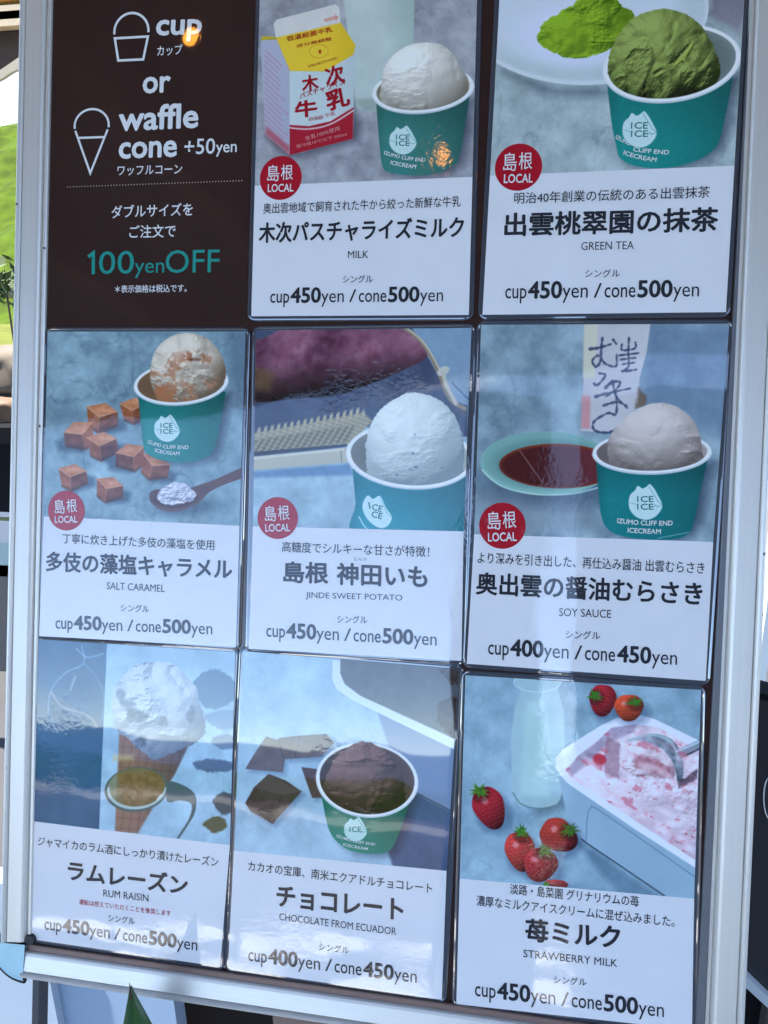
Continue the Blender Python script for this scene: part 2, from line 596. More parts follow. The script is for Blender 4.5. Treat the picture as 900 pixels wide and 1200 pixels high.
def paint_milk(P):
    P.slab((146, 145, 148), 0)
    P.mix(P.poly([(358, -20), (638, -20), (632, 230), (600, 400), (520, 438), (450, 440), (410, 425), (398, 300)], 5), np.array([190, 200, 192.]) + (P.noise(90, 3)[..., None] - .5) * 24 - np.clip((P.X - 520) / 130, 0, 1)[..., None] * np.array([34, 26, 30]))
    P.mul(P.poly([(405, 395), (620, 370), (560, 436), (440, 440)], 18), (.82, .84, .82))
    P.mul(P.poly([(60, 540), (150, 625), (420, 560), (430, 480), (390, 400), (200, 600)], 40), (.55, .55, .6))
    # carton
    P.mix(P.poly([(38, 165), (98, 150), (150, 282), (151, 610), (55, 527)]), np.array([190, 190, 198.]) - np.clip((P.Y - 180) / 1000, 0, 1)[..., None] * 20)
    P.mix(P.poly([(38, 162), (45, 146), (96, 148), (100, 160)]), (200, 175, 50))
    rs = random.Random(2)
    for i in range(15):
        y = 196 + i * 21
        x = 50 + rs.uniform(0, 8)
        while x < 138 - rs.uniform(0, 40):
            l_ = rs.uniform(5, 16)
            P.mix(P.line([(x, y + (x - 50) * .95), (x + l_, y + (x + l_ - 50) * .95)], 5, 3), (200, 128, 148), .55)
            x += l_ + rs.uniform(2, 5)
    P.mix(P.poly([(62, 500), (150, 575), (151, 610), (55, 527)], 14), (190, 70, 80), .7)
    P.mix(P.poly([(88, 100), (100, 82), (330, 22), (344, 34), (349, 98), (98, 155)], 2.5), np.array([214, 208, 198.]) - (P.noise(40, 1)[..., None] - .5) * 12)
    P.mix(P.poly([(98, 152), (350, 94), (407, 182), (398, 225), (286, 284), (152, 282)]), np.array([236, 196, 52.]) - np.clip((P.X - 300) / 200, 0, 1)[..., None] * 30)
    P.mix(P.ell(265, 205, 37, 27) * (1 - P.ell(265, 205, 35, 25)), (190, 130, 30), .8)
    P.mix(P.ell(269, 207, 5, 8), (170, 40, 30))
    P.mix(P.line([(292, 84), (330, 74)], 14) , (214, 120, 105), .55)
    P.mix(P.poly([(326, 60), (342, 72), (330, 90)]), (214, 120, 105), .55)
    P.mix(P.poly([(150, 282), (286, 285), (405, 215), (397, 546), (151, 610)]), np.array([196, 206, 204.]) - np.clip((P.X - 330) / 150, 0, 1)[..., None] * 26)
    P.mix(P.poly([(151, 492), (225, 497), (310, 478), (399, 424), (397, 546), (151, 610)]), (166, 28, 44))
    P.mix(P.line(spline([(151, 503), (225, 508), (310, 489), (399, 436)], 6, False), 6), (215, 205, 205), .9)
    P.mul(P.poly([(38, 165), (98, 150), (150, 282), (151, 610), (55, 527)]), (.92, .92, .95))
    # cup
    def ice(m):
        P.ball(676, 308, 170, 142, (240, 233, 220), (120, 112, 98), m, 1, .55, 16, creases=[([(628, 292), (655, 262), (682, 226)], 9, 26), ([(520, 330), (640, 350), (800, 290)], 14, 8), ([(786, 225), (800, 300), (830, 360)], 9, 22)])
    P.cup((671, 356, 199, 92, -6), [(488, 400), (500, 560), (513, 655), (545, 678), (610, 688), (700, 686), (765, 664), (806, 632), (830, 520), (852, 380)], ice, (54, 120, 110), (205, 190, 155), lambda: P.poly([(508, 330), (520, 270), (560, 215), (620, 180), (690, 171), (750, 184), (795, 225), (812, 262), (838, 300), (846, 350), (800, 440), (540, 440), (508, 400)], 2.5, 4))
    P.emblem(592, 552, 53)


def paint_green(P):
    P.slab((152, 164, 162), 2, 24, 22)
    P.mul(P.poly([(60, 250), (250, 300), (420, 300), (440, 340), (200, 330)], 40), (.7, .72, .76))
    P.mix(P.poly([(760, -10), (900, -10), (860, 120), (760, 60)], 30), (110, 96, 112), .6)
    P.mix(P.ell(330, 28, 424, 266), (205, 212, 212))
    P.mix(P.ell(330, 22, 414, 256, soft=8), np.array([188, 196, 198.]) + (P.noise(120, 1)[..., None] - .5) * 14)
    P.mix(P.ell(318, 30, 340, 205, soft=40), (204, 210, 216))
    P.mix(P.ell(300, 120, 190, 100, soft=50), (214, 216, 232), .8)
    m = P.poly([(172, 128), (190, 95), (225, 60), (290, 25), (335, -8), (420, -6), (450, 18), (502, 58), (480, 110), (440, 160), (380, 190), (330, 200), (265, 197), (215, 178), (180, 150)], 3, 3, 9)
    P.ball(320, 120, 230, 190, (142, 176, 40), (52, 78, 8), m, 3, 2.0, 12)
    def ice(m):
        P.ball(600, 192, 192, 158, (152, 166, 84), (40, 48, 16), m, 4, 2.3, 11, rot=-.9, creases=[([(575, 255), (640, 215), (700, 145)], 5, 34), ([(560, 330), (600, 275), (690, 190), (720, 130)], 14, 22), ([(640, 80), (625, 150), (560, 230)], 6, 10), ([(480, 90), (540, 130)], 6, 12)])
        P.mul(P.poly([(500, 345), (540, 270), (545, 345)], 10) * m, (.45, .45, .4))
        P.mul(P.poly([(590, 345), (640, 290), (740, 300), (760, 345)], 30) * m, (.6, .6, .55))
        P.mix(P.line([(640, 225), (672, 200), (700, 148)], 3) * m, (196, 200, 70), .9)
        P.mix(np.clip(P.noise(7, 6, 2) - .66, 0, 1) * 7 * P.line([(560, 300), (690, 170)], 70, 30) * m, (180, 186, 92), .5)
    P.cup((630, 222, 236, 130, -9), [(408, 270), (425, 420), (441, 500), (452, 538), (490, 563), (560, 576), (640, 571), (720, 547), (775, 508), (800, 450), (840, 250)], ice, (28, 132, 124), (128, 140, 134), lambda: P.poly([(414, 225), (425, 170), (470, 95), (530, 50), (610, 36), (680, 55), (735, 100), (768, 165), (790, 215), (785, 280), (700, 350), (480, 350), (425, 285)], 2.5, 4, 3), 17)
    P.emblem(520, 445, 58)


def paint_caramel(P):
    P.slab((120, 146, 154), 1, 26, 24)
    P.mix(P.poly([(800, 20), (900, 20), (900, 430), (820, 360)], 60), (84, 98, 118), .5)
    def cube(x, y, k, fl=1):
        w_ = (k * 37 % 11 - 5) * .045; sc_ = 1.0 + (k * 13 % 7) * .025
        o = lambda pts: [(x + (a * math.cos(w_) - b * math.sin(w_)) * fl * sc_, y + (a * math.sin(w_) + b * math.cos(w_)) * sc_) for a, b in pts]
        P.mul(P.poly(o([(-40, 35), (0, 62), (85, 45), (90, 10), (40, -10)]), 22), (.55, .6, .66))
        t = (P.noise(24, k)[..., None] - .5) * 50 + (P.noise(60, k + 2, 3, sx=.3, sy=2)[..., None] - .5) * 40
        P.mix(P.poly(o([(-55, -46), (14, -56), (56, -22), (-12, -6)]), 6), np.array([196, 124, 82.]) + t)
        P.mix(P.poly(o([(-55, -46), (-12, -6), (-16, 55), (-52, 30)]), 6), np.array([148, 80, 44.]) + t)
        P.mix(P.poly(o([(-12, -6), (56, -22), (57, 32), (-16, 55)]), 6), np.array([112, 56, 30.]) + t)
        P.mix(P.line(o([(-55, -46), (-12, -6), (56, -22)]), 5, 5), (226, 166, 124), .65)
        P.mix(P.line(o([(-12, -6), (-16, 55)]), 4, 4), (176, 112, 76), .5)
        P.mix(P.ell(x + 8 * fl, y - 34, 26, 7, 8 * fl, 10), (238, 186, 148), .35)
        P.mul(P.poly(o([(-55, 20), (-16, 44), (57, 22), (57, 34), (-16, 57), (-52, 32)]), 8), (.72, .7, .68))
    for i, (x, y, f) in enumerate([(412, 368, 1), (275, 398, 1), (178, 473, -1), (277, 517, 1), (392, 565, -1), (497, 605, 1), (153, 648, 1), (305, 700, 1)]):
        cube(x, y, i, f)
    def ice(m):
        P.ball(635, 182, 160, 144, (226, 212, 190), (112, 92, 72), m, 5, 1.2, 15, rot=.5, creases=[([(560, 130), (600, 200), (720, 190), (740, 250)], 12, 20)])
        c = P.noise(60, 7, 4, rot=.4)
        z = np.clip((c - .50) * 9, 0, 1) * np.clip((P.Y - 95) / 60, 0, 1) * np.clip((790 - P.X) / 60, 0, 1) * np.clip((P.noise(26, 3, 3) - .42) * 7, 0, 1)
        P.mix(z * m, np.array([172, 112, 78.]) + (P.noise(10, 2)[..., None] - .5) * 80, .75)
        P.mix(P.poly([(480, 255), (560, 262), (600, 300), (560, 345), (500, 310)], 16, 4, 16) * m * np.clip((P.noise(20, 5, 3) - .36) * 6, 0, 1), (170, 104, 66), .8)
        P.mix(P.poly([(610, 120), (690, 125), (715, 150), (650, 165), (612, 150)], 14, 4, 14) * m * np.clip((P.noise(16, 6, 3) - .4) * 7, 0, 1), (160, 96, 62), .85)
        P.mul(P.ell(662, 150, 26, 7, 0, 4) * m, (.7, .6, .55))
    P.cup((606, 251, 199, 92, -5), [(424, 290), (440, 450), (450, 525), (472, 552), (520, 572), (600, 583), (680, 574), (728, 552), (750, 515), (775, 400), (794, 285)], ice, (22, 128, 122), (186, 138, 98), lambda: P.poly([(477, 200), (490, 130), (530, 75), (590, 44), (650, 40), (710, 58), (760, 105), (788, 165), (794, 225), (770, 300), (700, 345), (540, 345), (484, 265)], 2.5, 4, 2), 15)
    P.emblem(547, 440, 54)
    P.mul(P.ell(600, 775, 120, 36, -4, 40), (.62, .66, .7))
    sp = P.poly([(640, 690), (700, 672), (760, 650), (880, 600), (880, 640), (800, 672), (730, 705), (690, 745), (640, 775), (580, 790), (520, 782), (480, 752), (474, 715), (500, 698), (560, 694)], 3, 4)
    P.mix(sp, np.array([92, 62, 60.]) + (P.noise(60, 4, 3, sx=.3, rot=-.35)[..., None] - .5) * 40)
    P.mul(P.ell(585, 735, 92, 40, -4, 10), (.7, .7, .72))
    sm = P.poly([(505, 735), (520, 700), (560, 675), (610, 668), (650, 690), (668, 720), (655, 745), (600, 760), (540, 758)], 4, 4, 7)
    P.ball(588, 720, 100, 60, (228, 224, 228), (120, 122, 138), sm, 6, 2.4, 10)


def paint_potato(P):
    P.slab((146, 170, 178), 3, 22, 12)
    # basket floor in shadow
    P.mix(P.poly([(20, 10), (660, 10), (860, 300), (860, 440), (440, 400), (20, 440)], 6), np.array([66, 76, 98.]) + (P.noise(60, 2)[..., None] - .5) * 30)
    P.mix(P.poly([(640, 10), (900, 10), (900, 330), (800, 300), (740, 190)], 8), np.array([128, 152, 170.]) + (P.noise(60, 2)[..., None] - .5) * 26)
    # woven mat edge with its teeth
    P.mix(P.poly([(20, 428), (250, 385), (455, 345), (490, 380), (400, 470), (20, 515)], 10), (164, 156, 128))
    teeth = .5 + .5 * np.sin(P.X * .255 + P.Y * .05)
    P.mix(P.poly([(20, 410), (240, 370), (450, 325), (470, 360), (250, 415), (20, 452)], 12) * np.clip(teeth * 2 - .5, 0, 1), (178, 168, 138))
    t2 = .5 + .5 * np.sin(P.X * .255 + P.Y * .16 + 1)
    P.mul(P.poly([(20, 455), (250, 420), (420, 395), (400, 460), (20, 505)], 8) * t2, (.72, .72, .74))
    P.mul(P.poly([(20, 500), (390, 468), (390, 482), (20, 520)], 5), (.35, .4, .55))
    P.mix(P.poly([(20, 518), (372, 482), (392, 478), (396, 540), (372, 542), (20, 572)], 3), (184, 180, 160))
    P.mix(P.poly([(20, 520), (380, 484), (380, 494), (20, 530)], 3), (205, 202, 184))
    P.mul(P.line([(368, 492), (370, 540)], 4), (.7, .72, .75))
    P.mul(P.poly([(20, 575), (400, 545), (420, 590), (20, 600)], 16), (.62, .72, .84))
    # potato
    m = P.poly([(10, 90), (70, 55), (130, 25), (220, 0), (560, 0), (640, 40), (700, 105), (690, 140), (600, 185), (480, 235), (360, 275), (200, 290), (10, 292)], 5, 4)
    v = P.noise(110, 5, 5, sx=.9, sy=.5, rot=.5)
    v3 = P.noise(26, 6, 4, rot=.3)
    c = np.array([116, 70, 88.]) + (v[..., None] - .5) * np.array([120, 96, 96]) + (v3[..., None] - .5) * 44
    c = c * np.clip(1.05 - np.clip((P.Y - 130 + (P.X - 300) * .12) / 130, 0, 1) * .80, .14, 1.1)[..., None]
    P.mix(m, c)
    P.mix(P.poly([(30, 170), (110, 190), (90, 262), (30, 255)], 30), (104, 84, 40), .6)
    # bamboo rim
    P.mix(P.line(spline([(600, 5), (680, 70), (740, 170), (790, 290), (850, 330)], 6, False), 15, 5), (140, 126, 104))
    w_ = P.poly([(20, 428), (250, 385), (455, 345), (490, 380), (400, 470), (20, 515)], 10)
    P.mul(np.clip(np.sin(P.X * .21 + P.Y * .12) * np.sin(P.Y * .5 + P.X * .09) * 2, 0, 1) * w_, (.84, .84, .84))
    P.mix(P.line(spline([(608, 5), (690, 74), (750, 174)], 6, False), 7, 4), (196, 184, 156))
    P.mix(P.ell(766, 184, 26, 16, -30, 5), (196, 194, 180))
    P.mix(P.line([(765, 190), (775, 235), (815, 310)], 16, 4), (190, 184, 168))
    P.mul(P.line([(800, 230), (900, 330)], 4), (.5, .55, .65))
    def ice(m):
        P.ball(655, 445, 192, 182, (226, 230, 220), (124, 136, 134), m, 2, .55, 13, creases=[([(640, 270), (650, 300), (600, 320)], 6, 14), ([(470, 500), (540, 600)], 10, 10)])
        for (x, y, r) in [(648, 504, 6), (660, 558, 7), (640, 568, 4), (632, 566, 3), (585, 588, 6), (690, 600, 4), (655, 430, 4), (760, 560, 4)]:
            P.mix(P.ell(x, y, r, r * .8) * m, (96, 96, 130), .7)
    P.cup((637, 517, 250, 128, 4), [(412, 565), (425, 700), (436, 830), (900, 860), (900, 560)], ice, (30, 138, 150), (188, 190, 178), lambda: P.poly([(466, 480), (480, 400), (520, 335), (590, 285), (650, 267), (740, 290), (805, 350), (838, 430), (845, 530), (800, 640), (500, 640), (470, 560)], 2.5, 4, 3), 18)
    P.mix(P.poly([(452, 700), (472, 668), (492, 682), (520, 670), (542, 715), (565, 752), (552, 785), (520, 796), (480, 772), (456, 735)], 2, 3), (196, 222, 220))
    P.mix(P.line([(520, 675), (545, 735), (562, 752)], 2.2), (40, 130, 130), .6)
    P.mix(P.line(spline([(438, 752), (460, 790), (490, 815)], 5, False), 5), (200, 222, 220), .8)


def paint_soy(P):
    P.slab((124, 144, 152), 0, 28, 10)
    P.mix(P.poly([(20, 560), (380, 600), (440, 700), (20, 760)], 60), (128, 140, 146), .7)
    P.mix(P.poly([(600, 20), (900, 20), (900, 420), (570, 290)], 60), (96, 118, 146), .55)
    lab = P.poly([(396, 10), (616, 10), (602, 110), (578, 200), (574, 290), (500, 385), (380, 378), (388, 200)], 4)
    P.mix(lab, np.array([196, 190, 190.]) + (P.noise(100, 1)[..., None] - .5) * 16)
    P.mix(P.poly([(390, 10), (438, 10), (425, 200), (385, 200)], 6), (206, 200, 174), .9)
    P.mix(P.poly([(382, 255), (412, 260), (410, 370), (380, 370)], 8), (206, 128, 128), .7)
    P.mix(P.poly([(575, 230), (605, 262), (595, 300), (560, 300)], 10, 0, 6), (108, 84, 66), .8)
    bc = (52, 60, 88)
    for pts, w0, w1 in [([(410, 100), (440, 96), (480, 84)], 11, 5), ([(452, 62), (448, 100), (446, 140), (430, 160), (418, 140), (440, 122), (462, 150), (498, 158), (500, 118)], 8, 6), ([(488, 68), (500, 84)], 8, 4),
                        ([(440, 182), (462, 190), (436, 222), (424, 218)], 6, 8), ([(462, 232), (486, 212), (512, 214), (496, 240), (462, 262)], 10, 5),
                        ([(428, 262), (470, 250), (546, 234)], 10, 5), ([(486, 208), (500, 262), (536, 300)], 8, 5), ([(456, 292), (500, 280), (534, 292)], 9, 5), ([(500, 262), (498, 320), (470, 318), (424, 346), (426, 376), (470, 384), (500, 372)], 7, 8),
                        ([(542, 62), (540, 108)], 7, 6), ([(518, 84), (520, 104), (562, 98), (564, 78)], 6, 6), ([(508, 122), (576, 114)], 6, 5), ([(514, 136), (566, 130)], 6, 5), ([(520, 152), (562, 146)], 5, 5), ([(540, 112), (540, 160), (520, 176), (566, 170)], 6, 7)]:
        P.brush(pts, w0, w1, bc)
    P.mul(P.ell(280, 560, 260, 70, 3, 60), (.6, .66, .72))
    P.mix(P.ell(262, 488, 224, 108, 1), (132, 176, 166))
    P.mix(P.ell(262, 481, 216, 100, 1, 6), (122, 164, 154))
    P.mix(P.ell(275, 488, 200, 84, 1, 16), (104, 144, 136))
    P.mix(P.line(spline([(44, 510), (110, 565), (220, 592), (340, 592), (440, 570)], 6, False), 5, 4), (196, 224, 206), .8)
    P.mix(P.ell(302, 497, 200, 76, 1), (120, 48, 26))
    P.mix(P.ell(302, 499, 193, 70, 1, 8), np.array([70, 22, 22.]) + np.clip((P.X - 240) / 160, 0, 1)[..., None] * np.array([26, 16, 22]))
    P.mix(P.line([(172, 445), (250, 555)], 3), (190, 170, 165), .5)
    def ice(m):
        P.ball(632, 398, 162, 118, (218, 204, 194), (104, 92, 86), m, 7, .8, 14, light=(-.2, -.62, .7), creases=[([(575, 470), (600, 492), (640, 496)], 12, 30), ([(500, 400), (540, 470)], 16, 10)])
    P.cup((620, 452, 202, 74, -1), [(430, 480), (440, 600), (447, 660), (465, 705), (510, 732), (600, 746), (690, 746), (742, 728), (762, 690), (785, 580), (808, 478)], ice, (18, 118, 118), (176, 160, 152), lambda: P.poly([(470, 430), (480, 390), (520, 345), (560, 310), (620, 285), (680, 286), (740, 320), (775, 370), (788, 440), (770, 520), (500, 520), (474, 470)], 2.5, 4, 2), 14)
    P.emblem(598, 620, 57)
    P.mix(P.line([(640, 742), (745, 722)], 3), (170, 200, 196), .6)


def paint_rum(P):
    P.slab((146, 176, 190), 2, 20, 6)
    P.mix(P.poly([(330, 40), (900, 70), (900, 200), (330, 110)], 60), (140, 165, 180), .5)
    def rais(x, y, a, b, c=(72, 88, 112)):
        P.mix(P.poly([(x - a, y), (x - a * .7, y - b * .7), (x, y - b), (x + a * .75, y - b * .6), (x + a, y + b * .1), (x + a * .6, y + b * .8), (x - a * .3, y + b)], 9, 4, 8), c, .9)
    rais(785, 235, 92, 82, (74, 108, 134)); rais(830, 360, 90, 40, (110, 136, 160)); rais(830, 455, 60, 30, (98, 118, 144)); rais(785, 550, 90, 28, (60, 80, 106)); rais(826, 708, 46, 46, (48, 56, 62)); rais(790, 795, 50, 34, (70, 66, 34))
    cone = P.poly([(392, 415), (520, 470), (680, 465), (620, 590), (560, 680), (510, 760), (468, 832), (374, 825), (384, 600)], 9)
    P.mix(cone, np.array([140, 102, 84.]) - np.clip((P.X - 450) / 200, 0, 1)[..., None] * np.array([52, 34, 14]))
    for k in range(9):
        P.mul(P.line([(380 + k * 34, 440), (330 + k * 34, 830)], 4, 5) * cone, (.84, .80, .78))
        P.mul(P.line([(370, 470 + k * 42), (700, 500 + k * 42)], 4, 5) * cone, (.86, .82, .8))
    P.mix(P.poly([(590, 620), (650, 630), (705, 670), (706, 740), (680, 790), (640, 850), (632, 846), (680, 770), (690, 710), (640, 695), (590, 700)], 4, 3), (70, 88, 90))
    ring = P.ell(462, 650, 130, 92, -6)
    P.mix(ring, np.array([108, 96, 52.]) + (P.noise(34, 3)[..., None] - .5) * 60, .72)
    P.mix(P.poly([(386, 585), (600, 570), (560, 700), (420, 720)], 16) * ring, np.array([128, 92, 48.]) + (P.noise(18, 3)[..., None] - .5) * 60, .7)
    P.mix(np.clip(ring - P.ell(462, 646, 121, 84, -6), 0, 1), (70, 90, 88))
    P.mix(np.clip(P.ell(464, 648, 122, 84, -6) - P.ell(466, 643, 114, 77, -6), 0, 1) * (P.Y > 640), (176, 196, 190), .9)
    P.mix(P.line([(550, 690), (566, 672)], 8, 4), (224, 226, 214), .8)
    m = P.poly([(362, 310), (372, 235), (410, 180), (455, 140), (540, 122), (615, 135), (665, 175), (710, 235), (726, 300), (748, 380), (738, 430), (680, 470), (600, 505), (540, 528), (480, 490), (430, 440), (380, 405)], 4, 4, 7)
    P.ball(555, 320, 205, 220, (196, 202, 206), (96, 108, 124), m, 4, 3.0, 20, creases=[([(460, 150), (540, 125), (620, 150)], 10, 16), ([(600, 170), (660, 250)], 12, 20)])
    for (x, y, a, b) in [(460, 345, 46, 36), (572, 372, 22, 20), (482, 455, 30, 22), (400, 262, 20, 26), (430, 300, 30, 16), (690, 340, 18, 40)]:
        P.mix(P.poly([(x + a * math.cos(t_) * (1 + .25 * math.sin(3 * t_ + x)), y + b * math.sin(t_) * (1 + .2 * math.cos(2 * t_ + y))) for t_ in [k_ * .524 for k_ in range(12)]], 12, 0, 9), np.array([84, 94, 112.]) + (P.noise(14, 3)[..., None] - .5) * 80, .75)
    # dark strip with a glass outline; mirrored sky blue put into its colour
    d = P.poly([(20, 0), (342, 30), (308, 830), (20, 800)], 2)
    P.mix(d, np.array([34, 84, 116.]) + (P.noise(90, 5)[..., None] - .5) * 20)
    P.mix(P.line(spline([(238, 60), (245, 130), (170, 170), (112, 240), (100, 330), (130, 400)], 6, False), 5, 5) * d, (150, 180, 200), .7)
    P.mix(P.line(spline([(245, 130), (300, 190), (330, 270), (318, 370)], 6, False), 4, 5) * d, (130, 165, 190), .5)
    P.mix(P.line(spline([(112, 250), (160, 310), (260, 345), (300, 390)], 6, False), 8, 8) * d, (196, 160, 158), .7)
    P.mix(P.line(spline([(215, 70), (260, 105), (325, 90)], 6, False), 7, 5) * d, (150, 180, 200), .6)
    P.mix(P.line([(190, 240), (210, 185)], 9, 6) * d, (180, 190, 190), .6)
    P.mix(P.poly([(366, 505), (450, 505), (450, 530), (366, 532)], 16), (215, 190, 120), .5)


def paint_choc(P):
    P.slab((152, 178, 190), 5, 16, 8)
    # tub at the top right
    P.mix(P.poly([(560, 240), (900, 400), (900, 660), (800, 610), (650, 520)], 8), (118, 136, 162))
    P.mul(P.poly([(560, 640), (700, 560), (870, 650), (870, 900), (640, 900)], 12), (.42, .46, .58))
    P.mix(P.line([(720, 568), (870, 648)], 6), (60, 60, 80), .8)
    P.mix(P.poly([(395, 60), (392, 130), (410, 170), (470, 212), (620, 285), (900, 420), (900, 60)], 4, 0), (206, 216, 226))
    P.mix(P.poly([(424, 50), (424, 110), (440, 150), (500, 195), (660, 268), (900, 378), (900, 50)], 4), np.array([82, 84, 88.]) + (P.noise(60, 2)[..., None] - .5) * 24)
    P.mix(P.poly([(790, 290), (800, 220), (850, 200), (900, 210), (900, 370), (850, 352)], 6, 0, 8), np.array([54, 38, 34.]) + (P.noise(12, 2)[..., None] - .5) * 60)
    P.mix(P.poly([(800, 90), (900, 100), (900, 160), (840, 150)], 6, 0, 8), np.array([58, 44, 40.]) + (P.noise(12, 4)[..., None] - .5) * 60)
    def chunk(pts, c, k):
        P.mul(P.poly([(a + 12, b + 12) for a, b in pts], 24), (.7, .74, .8))
        P.mix(P.poly(pts, 3), np.array(c, float) + (P.noise(40, k)[..., None] - .5) * 34)
    chunk([(60, 475), (90, 425), (140, 350), (186, 366), (190, 356), (265, 348), (370, 341), (402, 372), (352, 428), (212, 438), (204, 488)], (96, 80, 82), 1)
    P.mul(P.line([(186, 360), (205, 430)], 4), (.7, .7, .7)); P.mul(P.line([(270, 350), (250, 430)], 4), (.75, .75, .75))
    chunk([(275, 468), (336, 476), (354, 585), (316, 586)], (74, 48, 46), 2)
    chunk([(60, 606), (92, 548), (150, 494), (216, 520), (276, 562), (222, 620), (165, 686), (80, 636)], (58, 40, 40), 3)
    P.mix(P.poly([(92, 548), (150, 494), (276, 562), (200, 575)], 5), (84, 66, 66), .8)
    P.mul(P.line([(200, 575), (165, 680)], 4), (.6, .6, .6))
    def ice(m):
        P.ball(515, 495, 160, 145, (134, 98, 90), (34, 20, 18), m, 3, 1.5, 14, creases=[([(380, 560), (480, 570), (650, 565)], 10, 24)])
        P.mul(P.poly([(370, 570), (520, 575), (690, 570), (640, 680), (420, 680)], 14) * m, (.72, .64, .62))
    P.cup((526, 518, 196, 143, 6), [(352, 580), (368, 660), (384, 715), (415, 757), (470, 790), (560, 800), (615, 785), (645, 730), (670, 660), (698, 570)], ice, (22, 128, 104), (92, 66, 58), lambda: P.poly([(355, 560), (375, 500), (400, 440), (450, 395), (510, 370), (570, 388), (615, 430), (650, 485), (670, 560), (640, 680), (400, 680)], 2.5, 4, 5), 14)
    P.emblem(482, 706, 44, (186, 214, 204))


def paint_straw(P):
    P.slab((132, 160, 172), 4, 22, 8)
    g = P.poly([(212, 10), (386, 10), (372, 70), (392, 140), (396, 250), (388, 440), (368, 472), (300, 486), (240, 476), (212, 440), (206, 250), (220, 130), (240, 75)], 4)
    P.mul(P.poly([(240, 440), (400, 420), (450, 470), (300, 510)], 30), (.7, .72, .76))
    P.mix(g, np.array([168, 196, 196.]) + (P.noise(60, 2)[..., None] - .5) * 22, .85)
    P.mix(P.poly([(260, 110), (330, 100), (340, 440), (240, 440)], 20) * g, (182, 212, 204), .7)
    P.mix(P.line(spline([(214, 430), (245, 470), (310, 484), (370, 468), (388, 430)], 6, False), 5, 3), (92, 116, 120), .8)
    P.mix(P.ell(300, 40, 84, 38) * (1 - P.ell(300, 40, 78, 33)), (196, 214, 220), .8)
    # tub
    P.mul(P.poly([(390, 560), (470, 610), (740, 800), (600, 800)], 26), (.74, .78, .82))
    P.mix(P.poly([(368, 340), (384, 372), (420, 404), (640, 540), (900, 700), (900, 900), (800, 820), (740, 786), (600, 700), (470, 600), (425, 560), (402, 510)], 3), np.array([150, 176, 190.]) + (P.noise(120, 3)[..., None] - .5) * 16)
    P.mix(P.line(spline([(470, 600), (474, 520), (486, 484), (530, 500), (860, 730)], 6, False), 4, 3), (96, 124, 146), .8)
    P.mix(P.line([(455, 592), (470, 604), (745, 790)], 5, 3), (46, 62, 74), .9)
    P.mix(P.poly([(362, 330), (364, 306), (384, 280), (430, 250), (520, 194), (575, 168), (620, 158), (665, 158), (710, 170), (900, 262), (900, 720), (850, 690), (640, 556), (470, 440), (408, 398), (378, 366), (366, 346)], 3), (228, 230, 234))
    m = P.poly([(398, 348), (440, 300), (500, 255), (560, 200), (650, 188), (720, 200), (900, 300), (900, 690), (850, 662), (640, 525), (480, 415), (410, 375)], 4)
    P.ball(640, 380, 700, 560, (250, 234, 238), (168, 134, 146), m, 5, 1.7, 20, rot=.6)
    P.mul(P.poly([(400, 350), (440, 298), (500, 255), (560, 195), (650, 186), (640, 215), (560, 250), (470, 330), (420, 372)], 14) * m, (.72, .7, .76))
    P.mix(P.poly([(545, 225), (590, 260), (585, 380), (540, 375), (535, 300)], 8, 0, 8) * m, np.array([164, 122, 136.]) + (P.noise(16, 3)[..., None] - .5) * 50, .8)
    P.mix(P.ell(517, 312, 24, 20, 20, 8) * m, (196, 40, 56), .9)
    # ball of ice in the scoop
    P.mix(P.poly([(612, 250), (690, 222), (770, 240), (806, 300), (812, 360), (795, 412), (780, 340), (740, 280), (660, 248)], 4, 3), np.array([112, 122, 130.]) + (P.noise(34, 3, 3)[..., None] - .5) * 190)
    P.mix(P.line(spline([(625, 243), (700, 226), (765, 250), (798, 310)], 6, False), 9, 4), (176, 196, 200), .8)
    m2 = P.poly([(588, 310), (600, 270), (640, 248), (700, 258), (752, 292), (778, 340), (776, 380), (740, 378), (690, 372), (640, 370), (600, 350)], 5, 4, 6)
    P.ball(690, 330, 130, 110, (238, 220, 222), (140, 92, 100), m2, 2, 2.2, 14)
    P.mix(P.poly([(640, 290), (700, 300), (760, 345), (770, 376), (700, 362), (640, 350)], 12, 0, 10) * m2, np.array([170, 98, 108.]) + (P.noise(13, 5)[..., None] - .5) * 110, .75)
    P.mix(P.poly([(780, 282), (900, 228), (900, 262), (800, 312)], 3), (136, 146, 154)); P.mix(P.line([(785, 285), (900, 236)], 8, 3), (190, 204, 212)); P.mix(P.line([(800, 308), (900, 258)], 5, 3), (40, 44, 56))
    P.mix(P.poly([(800, 385), (860, 345), (860, 378), (795, 415)], 5, 0, 5) * m, (70, 50, 62), .8)
    rng = random.Random(4)
    sw = P.noise(90, 2, 4, sx=.5, sy=1.4, rot=.6)
    P.mix(np.clip((.5 - np.abs(sw - .5) * 9), 0, 1) * m, (222, 150, 168), .55)
    bl = np.clip((P.noise(30, 6, 4, sx=.6, rot=.5) - .64) * 12, 0, 1)
    P.mix(bl * m, (206, 92, 112), .6)
    for i in range(46):
        x, y = rng.uniform(450, 860), rng.uniform(370, 660)
        a = rng.uniform(-.8, .6); l = rng.uniform(3, 17)
        pts = [(x, y), (x + l * .5 * math.cos(a), y + l * .5 * math.sin(a) + rng.uniform(-3, 3)), (x + l * math.cos(a), y + l * math.sin(a))]
        P.mix(P.line(pts, rng.uniform(2, 7), 4) * m, (196, 62, 80), rng.uniform(.25, .8))
